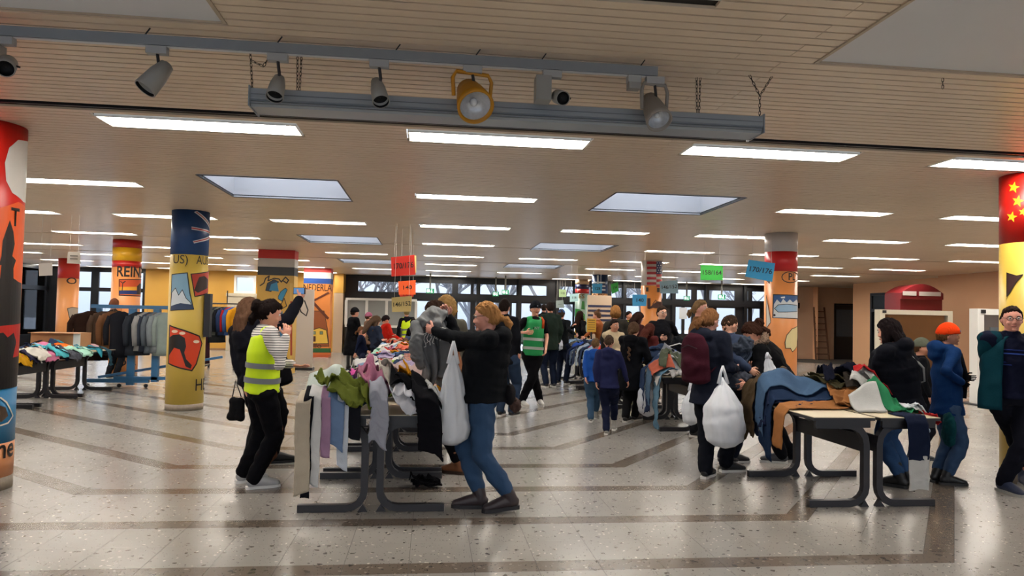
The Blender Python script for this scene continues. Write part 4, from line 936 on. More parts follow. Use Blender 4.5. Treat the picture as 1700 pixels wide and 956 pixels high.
# right-hand line
hB=Heap(3.22,4.37,5.6,6.91); hB.mound(.04,3.7,6.75,.5,.22); hB.mound(.12,4.15,6.5,.25,.3); GB='clothes on the near right-hand tables'
fill(hB,rnd,9,(6.5,6.9),'the near right-hand table',GB,[5,5,0,2,1,4,4,5,1,0,0,1,0,0,0,2,0,0,0,4,0,1,0,1,0],.9,.035,.8)
hB.blur(2); g=lambda *a,**k: garment(hB,*a,grp=GB,**k)
g('trousers','151519',3.75,6.70,radians(80),'black trousers lying flat behind the khaki ones',amp=.03,seed=50,fine=1.2)
g('trousers','1f2b42',3.45,6.78,radians(95),'dark navy jeans draped by the pointing hand',amp=.03,seed=51)
g('leg','4f4130',3.98,6.72,radians(93),'khaki brown corduroy trousers hanging far over the left edge',amp=.022,seed=52,fine=1.5,layer=.045,l=1.32,w=.30)
g('leg','1f2e48',3.90,6.42,radians(92),'dark blue jeans under the faded ones, hem lowest',amp=.012,seed=54,l=1.24,layer=.012,w=.27,fine=1.3)
g('leg','465f7c',3.98,6.47,radians(91),'faded blue jeans draped over the left edge between khaki and tan',amp=.013,seed=53,fine=1.5,layer=.03,l=1.22,w=.17)
g('leg','97653c',3.80,6.14,radians(93),'tan trouser leg folded over the left edge of the right-hand table',amp=.012,seed=55,l=.94,w=.20,layer=.03,fine=1.3)
g('bundle','99663c',3.92,6.22,radians(80),'crumpled tan trousers top lying on the bare cream table top',amp=.035,seed=56,fine=1.5,sc=.66)
g('bundle','3c3726',3.95,6.52,.4,'camouflage garment behind the tan bundle',amp=.045,seed=57,sc=.9)
g('bundle','2f2a26',4.12,6.30,1.1,'dark patterned scarf right of the tan bundle',amp=.035,seed=58,sc=.8)
g('jumper','141624',4.12,6.66,.6,'navy bundle heaped highest on the right-hand table',amp=.08,seed=59,fine=1.4,sc=.75)
g('bundle','b4b4b1',4.12,6.18,2.4,'pale grey hoodie rumpled beside the green shirt',amp=.04,seed=60,fine=1.5,sc=.72)
g('leg','1a2238',4.13,5.80,pi,'navy leggings with pale lower leg hanging over the front edge',amp=.012,seed=61,l=.55,layer=.02)
g('leg','c0c0bd',4.13,5.25,pi,'pale grey lower leg hanging below the navy leggings',amp=.01,seed=62,l=.28,layer=.02)
g('jumper','2c7a52',4.28,6.02,radians(-62),'green shirt with white and red panels sprawled on the right corner',amp=.035,seed=63,fine=1.4,sc=.72,trim='b02a2c')
g('bundle','c9ced6',4.36,5.9,.2,'small ice-white cloth on the front right corner',amp=.03,seed=64,sc=.45,layer=.02)
g('cloth','a9bccb',4.40,5.95,radians(-90),'pale blue cloth hanging off the right corner',amp=.03,seed=65,sc=.42,l=.75,layer=.03)
g('folded','b9bab8',3.95,5.98,1.4,'thin pale garment edge on the bare table top',amp=.006,seed=66,sc=.7)
hC=Heap(3.22,4.37,9.5,12.1); hC.mound(.22); GC='clothes on the middle right-hand tables'
fill(hC,rnd,26,(9.6,12.0),'the jeans table',GC,[5,4,0,2,0,4,6,6,4,0,1,1,0,0,0,2,0,0,0,4,0,3,0,1,0],.95,.03,.6,kw=(2,2,3,3,3)); hC.blur(2)
for i,(c_,lb,y_,l_) in enumerate((('5d7d92','light blue jeans leg hanging off the left edge behind the burgundy backpack',9.62,.95),('2b3550','navy jeans leg hanging off the left edge by the black coat',9.95,.85),('30405e','dark jeans leg second from the black coat',10.2,.8),('50687f','faded jeans leg hanging between two darker ones',9.8,.7),('b5604a','coral garment sleeve hanging over the table edge',9.7,.3))):
    garment(hC,'leg',c_,3.45,y_,radians(90),lb,amp=.02,seed=80+i,l=l_,layer=.02*i,grp=GC,sc=1.1)
garment(hC,'jumper','555b4a',3.7,9.9,.4,'grey-green jumper on top of the jeans table',amp=.05,seed=90,grp=GC)
hD=Heap(3.22,4.37,13.9,17.85); hD.mound(.24); fill(hD,rnd,30,(14.0,17.7),'the far jeans table','clothes on the far right-hand tables',[6,4,0,3,0,5,6,6,6,2,0,0,0,0,0,0,0,0,0,4,0,0,0,2,0],.85,.03,.5,kw=(2,2,3,2,3)); hD.blur(1)
for i in range(7): garment(hD,'leg',['4c6689','86a0bd','2c3b57','9aa7b5','34405a','6b7f99','1f2740'][i],3.4,14.05+i*.3,radians(90),f'{["mid blue","light blue","dark blue","pale grey","slate","dusty blue","navy"][i]} jeans leg hanging on the aisle side of the far jeans table',amp=.02,seed=95+i,l=.55,layer=.01*i,grp='clothes on the far right-hand tables',fine=.6)
hE=Heap(-7.15,-6.02,9.0,14.33); hE.mound(.07); GE='children\'s clothes on the far left tables'
fill(hE,rnd,40,(10.0,14.2),'the children\'s clothes table',GE,[3,3,3,3,2,2,1,2,1,1,2,2,2,1,2,1,3,1,3,3,2,0,0,1,2],.75,.025,.6,kw=(3,5,3,3,1)); hE.blur(1)
for i,(c_,nm,y_,kd) in enumerate((('d9691a','bright orange',10.9,'tee'),('cf9a1e','golden yellow',11.15,'tee'),('d4718c','salmon pink',10.75,'leg'),('3b9bb0','turquoise',10.3,'tee'),('35324c','dotted navy',11.5,'tee'),('c9779a','candy pink',11.9,'tee'),('4fb0bd','sea blue',12.2,'tee'),('4b4e58','dark grey ribbed',12.6,'tee'),('a3d3c0','pale mint',13.0,'jumper'),('2b4a58','petrol quilted',13.8,'leg'),('c9c5bd','white printed',11.6,'tee'))):
    garment(hE,kd,c_,-6.12+.05*(i%2),y_,radians(-90),f'{nm} children\'s {"top" if kd!="leg" else "garment"} hanging over the aisle edge of the far left table',amp=.03,seed=120+i,sc=.75,layer=.01+.008*i,grp=GE,fine=.8,l=.5)
# dropped hat-like garment on the floor
p=onz(708,808); u=np.linspace(0,1,22)
hF=Heap(p.x-.5,p.x+.5,p.y-.4,p.y+.4); hF.H[:]=.004
TOP_=TOP; o=garment(hF,'bundle','0c0c10',p.x,p.y,.2,'black garment dropped on the floor beside the front table legs',amp=.05,seed=140,sc=.6,fine=1.3)
# cardboard box and wooden rail at the far left table
p=onY(160,580,14.0); r=thing('cardboard_box','brown cardboard box standing on the far end of the left tables','box',(-6.7,13.7,TOP+.03))
MB().box(-.42,-.2,0,.42,.2,.30).build('carton',mat('cardboard','a3754f',.8,0,.08,8),r); MB().box(.30,-.206,.0,.42,-.201,.30).build('white_label',M_white,r); MB().box(-.42,-.3,.29,.42,-.2,.296).build('flap',mat('cardboard','a3754f',.8),r)
r=thing('wooden_bench','light wooden bench standing behind the far left tables','bench',(-9.4,13.9,0)); MB().box(-1.7,-.14,.86,1.7,.14,.93).build('seat',mat('pine','a97b4e',.5,0,.15,7),r)
for s_ in (-1.4,1.4): MB().box(s_-.04,-.12,0,s_+.04,.12,.86).build('leg',mat('pine','a97b4e',.5,0,.15,7),r)
# ================================================================== RACKS WITH HANGING COATS
M_blue=mat('rack_blue','2d5f88',.42,0,.08,10)
def coat(col, ln, w_, label, x,y,z, rz, grp, seed=0, th=.09, slv=True):
    r=random.Random(seed); mb=MB(); n=20; rows=[(0,.055,.05),(-.03,.12,.06),(-.07,w_*.46,.075),(-.16,w_*.5,th*.9),(-.35,w_*.46,th),(-.55*ln-.1,w_*.47,th*1.05),(-ln,w_*.52,th*1.15)]
    P=[]
    for zz,rx,ry in rows:
        row=[]
        for j in range(n+1):
            t=2*pi*j/n; k=1+.10*sin(5*t+seed)*min(1,-zz*1.6); row.append((ry*k*sin(t),rx*k*cos(t),zz))
        P.append(row)
    Q=np.array(P); K=[]                                    # refine rows
    for a,b in zip(Q[:-1],Q[1:]): K+= [a,a*.5+b*.5]
    K.append(Q[-1]); mb.grid(np.array(K),.006)
    if slv:
        for s_ in (-1,1):
            mb.tube([(0,s_*w_*.44,-.09),(.0,s_*w_*.56,-.25),(.02,s_*w_*.57,-.45),(.03,s_*w_*.55,-.66)],[.055,.06,.055,.048],10)
    o=mb.mesh('coat_body',[cloth(col)],True)
    t=thing('coat',label,'coat',(x,y,z),rz,grp); link('coat_body',o,t)
    hg=MB(); hg.tube([(0,-.19,-.055),(0,-.06,-.02),(0,0,-.005),(0,.06,-.02),(0,.19,-.055)],.009,6); hg.tube([(0,0,-.01),(0,0,.04),(.018,0,.062),(0,0,.08),(-.015,0,.07)],.0025,5); hg.build('hanger',mat('hanger_wood','6d4b2e',.5),t)
    return t
p1=onY(152,508,14.7); p2=onY(300,510,14.7); RZ=p1.z
r=thing('clothes_rack','blue metal clothes rack behind the far left tables','clothes rack',((p1.x+p2.x)/2,14.7,0)); hx=(p2.x-p1.x)/2
MB().box(-hx,-.035,RZ-.035,hx,.035,RZ+.035).build('top_rail',M_blue,r)
xa=onY(219,560,14.7).x-r.location.x; MB().box(xa-.07,-.03,.05,xa+.07,.03,RZ-.036).build('upright_post',M_blue,r)
xb=onY(166,560,15.0).x-r.location.x; MB().box(xb-.05,.2,.5,xb+.05,.26,RZ-.036).build('thin_upright',M_blue,r)
MB().box(xa-.85,-.05,.10,xa+.35,.05,.17).build('foot_beam',M_blue,r); MB().box(hx-.5,-.05,.12,hx-.38,.05,RZ-.036).build('right_upright',M_blue,r); MB().box(hx-1.2,-.05,.16,hx+.1,.05,.22).build('right_foot_beam',M_blue,r)
MB().bar((xa-.6,0,.2),(xa+1.6,.5,.6),.05,.05).build('diagonal_brace',M_blue,r)
for x in (xa-.8,xa+.3,hx-1.1,hx): MB().tube([(x,-.02,.04),(x,.02,.04)],.04,12).build('castor',M_black,r)
GR='coats hanging on the blue rack'
for i,(px,c_,ln,lb) in enumerate(((153,'2b1d18',1.02,'dark brown winter coat hanging widest on the left of the blue rack'),(176,'4a3a30',.85,'brown padded jacket next to the dark brown coat'),(190,'6b4a33',.9,'camel coat hanging left of the blue post'),(203,'22242b',.95,'black jacket just left of the blue post'),(233,'2f343d',.9,'charcoal blazer right of the blue post'),(246,'8f9092',.80,'pale grey jacket second right of the blue post'),(254,'3b4250',.82,'slate jacket third right of the blue post'),(262,'5d6670',.85,'blue-grey jacket fourth right of the blue post'),(270,'7d868c',.83,'light grey-blue jacket fifth right of the blue post'),(279,'8c9a98',.9,'pale green-grey coat beside the kangaroo column'))):
    x=onY(px,520,14.75).x; coat(c_,ln*.95,.44 if i else .60,lb,x,14.7,RZ-.10,(-1.1 if i<4 else -.9)+.12*((i*7)%3),GR,i)
p1=onY(343,503,19.5); p2=onY(398,503,19.5); RZ2=onY(370,504,19.5).z
r=thing('clothes_rack','black clothes rack on castors right of the kangaroo column','clothes rack',((p1.x+p2.x)/2,19.5,0)); hx=(p2.x-p1.x)/2
MB().tube([(-hx,0,RZ2),(hx,0,RZ2)],.02,8).build('top_rail',M_black,r)
for s_ in (-1,1):
    MB().tube([(s_*hx,0,.1),(s_*hx,0,RZ2+.0)],.02,8).build('upright_post',M_black,r); MB().box(s_*hx-.03,-.4,.07,s_*hx+.03,.4,.11).build('foot_beam',M_black,r)
    for yy in (-.36,.36): MB().tube([(s_*hx-.02,yy,.035),(s_*hx+.02,yy,.035)],.035,10).build('castor',M_black,r)
MB().tube([(0.1,0,RZ2),(0.1,0,RZ2+.35)],.015,6).build('sign_rod',M_black,r)
for i,(c_,lb) in enumerate((('3c4044','grey parka beside the kangaroo column'),('43474a','charcoal coat second on the black rack'),('2b2f33','black coat third on the black rack'),('59615c','grey-green coat fourth on the black rack'),('1d2026','black anorak fifth on the black rack'),('2b3a5e','navy anorak sixth on the black rack'),('a8282b','red jacket on the black rack'),('3f5f9b','blue jacket on the black rack'),('c98f1e','mustard jacket at the right end of the black rack'))):
    coat(c_,.95 if i<3 else .75,.46,lb,p1.x+.10+i*(p2.x-p1.x-.15)/8,19.5,RZ2-.09,-1.0+.1*(i%3),'coats hanging on the black rack',i+30)
o=coat('3d2430',1.5,.36,'long dark trousers-like coat lowest beside the kangaroo column',p1.x+.02,19.3,RZ2-.09,-.4,'coats hanging on the black rack',55,slv=False)
# far-left ceiling end: dark board leaning on the kangaroo column
p=onY(345,525,11.3); r=thing('wall_speaker','narrow dark box fixed to the right side of the kangaroo column','box',(-3.83+.31,11.62,1.48)); MB().box(0-.03,-.10,-.34,.06,.02,.34).build('case',M_black,r)
# ================================================================== FURNITURE ALONG THE RIGHT WALL AND THE TICKET BOOTH
def W_(px,py,Y): return onY(px,py,Y)
Yb=28.3; a=W_(574,494,Yb); b=W_(692,494,Yb); t=thing('notice_case','pale framed display case with grey panels left of the glass doors','display case',((a.x+b.x)/2,Yb,0)); hx=(b.x-a.x)/2
z1=a.z; z0=W_(600,543,Yb).z
MB().box(-hx,-.03,z0,hx,.20,z0+.09).build('bottom_rail',M_white,t); MB().box(-hx,-.03,z1-.09,hx,.20,z1).build('top_rail',M_white,t)
for k,px in enumerate((575,609,642,676,691)):
    x=W_(px,500,Yb).x-t.location.x; MB().box(x-.05,-.03,z0+.09,x+.05,.20,z1-.09).build('mullion',M_white,t)
MB().box(-hx+.05,.05,z0+.09,hx-.05,.07,z1-.09).build('grey_panel',mat('blind_grey','8d9190',.6),t)
MB().box(-hx,0,0,hx,.25,z0-.001).build('base_cabinet',mat('dark_cabinet','221d1b',.5),t)
# red booth roof, white framed display cases at the right
def case(label, px0,px1,pt,pb,Y, inner, col, name='display_case'):
    a=W_(px0,pt,Y); b=W_(px1,pt,Y); t=thing(name,label,'display case',((a.x+b.x)/2,Y,0)); hx=(b.x-a.x)/2; z1=(a.z+b.z)/2
    for s_ in (-1,1): MB().box(s_*hx-.07,-.10,0,s_*hx+.07,.12,z1).build('post',col,t)
    MB().box(-hx+.07,-.10,z1-.12,hx-.07,.12,z1).build('top_rail',col,t); MB().box(-hx+.07,-.10,.15,hx-.07,.12,.27).build('bottom_rail',col,t)
    MB().box(-hx+.07,-0+.02,.27,hx-.07,.05,z1-.12).build('back_panel',inner,t); MB().box(-hx+.0,-.115,z1-.09,-hx+.10,-.101,z1-.02).build('lock_plate',M_black,t)
    MB().box(-hx+.07,-.05,.27,hx-.07,-.045,z1-.12).build('glass_front',M_glass,t)
    for s_ in (-1,1): MB().box(s_*hx-.22,-.3,0,s_*hx+.22,.3,.02).build('foot_plate',M_black,t)
    return t
M_crm=mat('case_cream','c3bca9',.5)
case('cream framed display case with an orange wooden back behind the dark-haired woman',1461,1573,515,620,17.0,mat('cork_orange','b06f2e',.6,0,.08,3),M_crm)
t2=case('white framed glass case with posters behind the man in the teal jacket',1622,1680,513,620,13.0,mat('case_grey','8f9296',.5),M_white)
MB().box(-.10,-.005,1.25,.08,.015,1.55).build('poster',mat('poster_blue','7fa6bd',.6),t2)
Yr=19.0; a=W_(1487,484,Yr); b=W_(1556,484,Yr); t=thing('red_booth','dark red booth with a rounded roof behind the cream display case','booth',((a.x+b.x)/2,Yr,0)); hx=(b.x-a.x)/2
M_red=mat('booth_red','6b1219',.45); z1=W_(1520,497,Yr).z
MB().box(-hx,-.2,0,hx,.5,z1).build('booth_body',M_red,t); rf=MB(); n=14
P=[(-hx+2*hx*i/n, z1+.02+.42*sin(pi*(.12+.76*i/n))) for i in range(n+1)]
vs=[(x,-.25,z) for x,z in P]+[(hx,-.25,z1),(-hx,-.25,z1)]; k=len(vs); rf.add(vs+[(x,.5,z) for x,_,z in vs],[tuple(range(k))[::-1],tuple(range(k,2*k))]+[(i,(i+1)%k,(i+1)%k+k,i+k) for i in range(k)]); rf.build('rounded_roof',M_red,t)
for s_,w_ in ((-.62,.26),(.35,.42)): MB().box(s_*hx-w_*.8,-.262,z1+.10,s_*hx+w_*.8,-.251,z1+.22).build('white_strip_sign',mat('strip_sign','b9b3ad',.5),t)
# ladder in the back right recess
a=W_(1366,507,28.4); b=W_(1366,597,28.4); t=thing('step_ladder','brown wooden ladder leaning in the back right recess','ladder',(a.x,28.4,0)); M_lad=mat('ladder_wood','6b4a36',.6,0,.15,6)
for s_ in (-1,1): MB().bar((s_*.30,0,.0),(s_*.24,.3,2.25),.06,.05).build('side_rail',M_lad,t)
for i in range(8): MB().box(-.27,.03+i*.035-.03,.22+i*.26,.27,.03+i*.035+.03,.26+i*.26).build('rung',M_lad,t)
# small ceiling bits
for px,py,lb in ((1496,471,'black dome camera on the peach wall above the red booth'),(1113,398,None)):
    if lb: 
        q=onY(px,py,21.0); t=thing('dome_camera',lb,'camera',(XR2-.16,20.9,2.62)); MB().ball((0,0,0),(.13,.13,.10),12,8).build('dome',M_black,t,True); MB().box(.05,-.05,-.02,.16,.05,.06).build('wall_arm',M_black,t)
# ================================================================== PEOPLE
def remesh(mb, vox, smooth=3, keep=None):
    me=mb.mesh('tmp'); o=bpy.data.objects.new('tmp',me); COL.objects.link(o)
    m=o.modifiers.new('r','REMESH'); m.mode='VOXEL'; m.voxel_size=vox; m.use_smooth_shade=True
    dg=bpy.context.evaluated_depsgraph_get(); n=bpy.data.meshes.new_from_object(o.evaluated_get(dg)); bpy.data.objects.remove(o); bpy.data.meshes.remove(me)
    V=np.empty(len(n.vertices)*3); n.vertices.foreach_get('co',V); V=V.reshape(-1,3)
    E=np.empty(len(n.edges)*2,int); n.edges.foreach_get('vertices',E); E=E.reshape(-1,2)
    deg=np.bincount(E.ravel(),minlength=len(V))[:,None]
    for _ in range(smooth):
        S=np.zeros_like(V); np.add.at(S,E[:,0],V[E[:,1]]); np.add.at(S,E[:,1],V[E[:,0]]); V=V*.4+.6*S/np.maximum(deg,1)
    return n,V
def finish(n,V,mats):
    n.vertices.foreach_set('co',V.ravel()); n.materials.clear()
    for m in mats: n.materials.append(m)
    n.polygons.foreach_set('use_smooth',[True]*len(n.polygons)); n.update(); return n
def normals(n,V):
    n.vertices.foreach_set('co',V.ravel()); n.update(); N=np.empty(len(V)*3); n.vertices.foreach_get('normal',N); return N.reshape(-1,3)
def ik(a,b,l1,l2,hint):
    a=Vector(a); b=Vector(b); d=b-a; L=d.length; mx=(l1+l2)*.995
    if L>mx: b=a+d*(mx/L); d=b-a; L=mx
    x=(l1*l1-l2*l2+L*L)/(2*L); h=sqrt(max(0,l1*l1-x*x)); u=d/L; hn=Vector(hint); hn=(hn-u*hn.dot(u)); hn=hn.normalized() if hn.length>1e-4 else u.orthogonal().normalized()
    return a+u*x+hn*h, b
def cap(mb,pts,rad,n=12):
    mb.tube(pts,rad,n)
    for p,r in zip(pts,rad): mb.ball(p,r,10,7)
def skin(c='c98f78'): return mat('skin_'+c,c,.5,0,.06,12,.0,40,.4,0,.05)
def frame(f,up):
    f=Vector(f).normalized(); r=f.cross(Vector(up)).normalized(); u=r.cross(f); return Matrix((r,f,u)).transposed()   # columns right, forward, up
def hand(mb, w, d, nrm, s, curl=.5, side=1, spread=1.0):
    """w wrist, d direction of the hand, nrm palm normal"""
    d=Vector(d).normalized(); n=Vector(nrm); n=(n-d*n.dot(d)); n=n.normalized() if n.length>1e-3 else d.orthogonal().normalized(); t=d.cross(n)*side
    k=s; mb.tube([w-d*.02*k,w+d*.02*k,w+d*.055*k,w+d*.088*k],[.024*k,.031*k,.040*k,.036*k],10,ref=t,ry=[.019*k,.017*k,.015*k,.012*k])
    for i,(o,L) in enumerate(((.030,.070),(.010,.080),(-.010,.074),(-.029,.058))):
        p=w+d*.082*k+t*o*k; a=curl*.6+.06*i; q=p; P=[p-d*.02*k]; dd=d+t*o*2.2*spread; dd.normalize(); R=[.0095*k]
        P.append(q); R.append(.0092*k)
        for j,f in enumerate((.45,.32,.23)):
            dj=(dd*cos(a)+n*sin(a)); q=q+dj*L*f*k; P.append(q); R.append((.0086-.0009*j)*k); a+=curl*.85
        mb.tube(P,R,6)
    b=w+d*.03*k+t*.028*k; d1=(d*.65+t*.7+n*.35*max(curl,.3)).normalized(); P=[b-t*.015*k,b+d1*.012*k,b+d1*.042*k,b+d1*.042*k+(d*.8+t*.15+n*curl*.6).normalized()*.030*k]
    mb.tube(P,[.013*k,.0125*k,.0105*k,.0085*k],6)
def head_piece(mb,c,M,s,lod):
    B=lambda x,y,z:c+M@(Vector((x,y,z))*s)
    n,m=(26,20) if lod<2 else (18,14); o=len(mb.v)
    sub=MB(); sub.ball((0,0,0),1,n,m)
    V=[]
    for v in sub.v:
        x,y,z=v; X=x*.074; Y=y*.093; Z=z*.112
        if z<0:                                   # jaw narrows and comes forward
            k=1-.30*(-z)**1.3; X*=k; Y=Y*(1-.12*(-z)) + .012*(-z)
        if y>0:
            Y-= .006*np.exp(-((abs(x)-.42)**2)/.03-((z-.10)**2)/.02)       # eye sockets
            Y-= .010*max(0,abs(x)-.55)*(1 if z<.3 else 0)
            if z>.45: Y-=.010*(z-.45)
        if y<0: Y*=1.06; 
        V.append(B(X,Y+.0,Z))
    mb.add(V,sub.f)
    if lod<3:
        mb.tube([B(0,.084,.022),B(0,.095,-.008),B(0,.101,-.026),B(0,.088,-.034)],[.006*s,.0085*s,.0105*s,.005*s],8)      # nose
        for q in (-1,1): mb.ball(B(q*.010,.093,-.030),.008*s,6,5)
        mb.ball(B(0,.078,-.088),(.020*s,.016*s,.014*s),8,6,0,M)       # chin
        for q in (-1,1):
            mb.ball(B(q*.077,-.004,-.004),(.008*s,.018*s,.030*s),8,6,0,M)     # ears
            mb.ball(B(q*.036,.070,-.028),(.020*s,.016*s,.018*s),8,6,0,M)      # cheeks
        mb.ball(B(0,.084,-.058),(.020*s,.010*s,.010*s),8,6,0,M)
def hair_piece(style,c,M,s,col,parent,lod,seed=1):
    mb=MB(); B=lambda x,y,z:c+M@(Vector((x,y,z))*s)
    n,m=(30,24) if lod<2 else (18,14); sub=MB(); sub.ball((0,0,0),1,n,m); V=[]
    vol={'short':.013,'man':.009,'bob':.022,'long':.020,'tied':.011,'curly':.038,'bald':.004,'crop':.005}.get(style,.014)
    for v in sub.v:
        x,y,z=v
        lim=np.interp(y,[-1,-.2,.12,.40,.7,1],[-.62,-.50,-.05,.20,.46,.56])
        if style in('bob','long','curly'): lim=np.interp(y,[-1,-.2,.15,.5,.8,1],[-1.0,-1.0,-.85,.22,.42,.47])
        if style in('crop',): lim=np.interp(y,[-1,-.2,.15,.5,.8,1],[-.5,-.25,.10,.50,.60,.62])
        if style=='man': lim=np.interp(y,[-1,-.2,.12,.40,.7,1],[-.58,-.42,.0,.40,.62,.70])
        k=np.clip((z-lim)/.10,0,1); k=k*k*(3-2*k); t=-.012+(vol+.012)*k
        X=x*(.074+t); Y=y*(.093*(1.06 if y<0 else 1)+t); Z=z*(.112+t*(1.1 if z>0 else .6))
        if z<0 and style not in('bob','long','curly'): X*=1-.25*(-z)**1.3
        if style in('bob','curly') and z<-.1 and y<.35: X*=1.06
        V.append(B(X,Y,Z+.002))
    mb.add(V,sub.f)
    if style=='long':
        mb.tube([B(0,-.05,.02),B(0,-.085,-.08),B(0,-.085,-.18),B(0,-.075,-.30),B(0,-.07,-.36)],[.085*s,.098*s,.10*s,.085*s,.03*s],14,ref=M@Vector((1,0,0)),ry=[.05*s,.045*s,.04*s,.032*s,.012*s])
        for q in (-1,1): mb.tube([B(q*.07,.02,.03),B(q*.088,.015,-.08),B(q*.085,.02,-.20),B(q*.07,.03,-.28)],[.022*s,.032*s,.03*s,.01*s],8)
    if style=='bun': mb.ball(B(0,-.105,.075),(.045*s,.045*s,.042*s),12,9)
    if style=='topbun': mb.ball(B(0,-.04,.14),(.04*s,.04*s,.035*s),12,9)
    if style=='tied': 
        mb.ball(B(0,-.118,-.015),(.026*s,.022*s,.026*s),10,7); mb.tube([B(0,-.12,-.02),B(.01,-.15,-.03),B(.0,-.165,-.07),B(.0,-.155,-.12)],[.022*s,.030*s,.032*s,.014*s],10)
    if style=='pony': mb.tube([B(0,-.10,.03),B(0,-.135,.02),B(0,-.15,-.06),B(0,-.14,-.18),B(0,-.13,-.26)],[.018*s,.026*s,.034*s,.028*s,.008*s],10)
    if style=='messybun':
        mb.ball(B(0,-.115,.045),(.05*s,.045*s,.05*s),12,9); mb.ball(B(.02,-.13,.02),.03*s,8,6); mb.ball(B(-.03,-.12,.07),.028*s,8,6)
        mb.tube([B(0,-.10,-.02),B(0,-.12,-.08),B(.01,-.11,-.13)],[.03*s,.035*s,.01*s],8)
    if style=='braid':
        for i in range(13):
            q=-1 if i%2 else 1; mb.ball(B(q*.012,-.118-.002*i,-.04-.035*i),(.026*s*(1-.03*i),.022*s*(1-.03*i),.028*s),8,6)
    n_,V=remesh(mb,(.006,.009,.014,.02)[lod]*max(s,.8),2)
    N=normals(n_,V); L=(V-np.array(c))@np.array(M)           # local coords
    if style=='curly' or style=='curlytop': V=V+N*(.010*fnoise(L,60,seed))[:,None]*s+N*(.006*fnoise(L,120,seed+3))[:,None]
    else:
        q=L.copy(); q[:,2]*=.18; V=V+N*(.0045*fnoise(q,110,seed)+.003*fnoise(q,230,seed+1)+.002*fnoise(L,30,seed+2))[:,None]*s
    return link('hair',finish(n_,V,[mat('hair_strands_'+col,'%02x%02x%02x'%tuple(int(int(col[i:i+2],16)*.86) for i in (0,2,4)),.75,0,.3,45,.35,160,.06)]),parent)
STRIPE={}
def stripes(c1,c2,sc,axis='Z',name='striped',width=.5):
    if name in MATS: return MATS[name]
    m=bpy.data.materials.new(name); m.use_nodes=True; n=m.node_tree.nodes; l=m.node_tree.links; b=n['Principled BSDF']; b.inputs['Roughness'].default_value=.85
    t=n.new('ShaderNodeTexCoord'); s=n.new('ShaderNodeSeparateXYZ'); l.new(t.outputs['Object'],s.inputs[0])
    a=n.new('ShaderNodeMath'); a.operation='MULTIPLY'; a.inputs[1].default_value=sc; l.new(s.outputs[axis],a.inputs[0])
    f=n.new('ShaderNodeMath'); f.operation='FRACT'; l.new(a.outputs[0],f.inputs[0]); g=n.new('ShaderNodeMath'); g.operation='LESS_THAN'; g.inputs[1].default_value=width; l.new(f.outputs[0],g.inputs[0])
    x=n.new('ShaderNodeMix'); x.data_type='RGBA'; x.inputs[6].default_value=(*lin(c1),1); x.inputs[7].default_value=(*lin(c2),1); l.new(g.outputs[0],x.inputs[0]); l.new(x.outputs[2],b.inputs['Base Color']); MATS[name]=m; return m
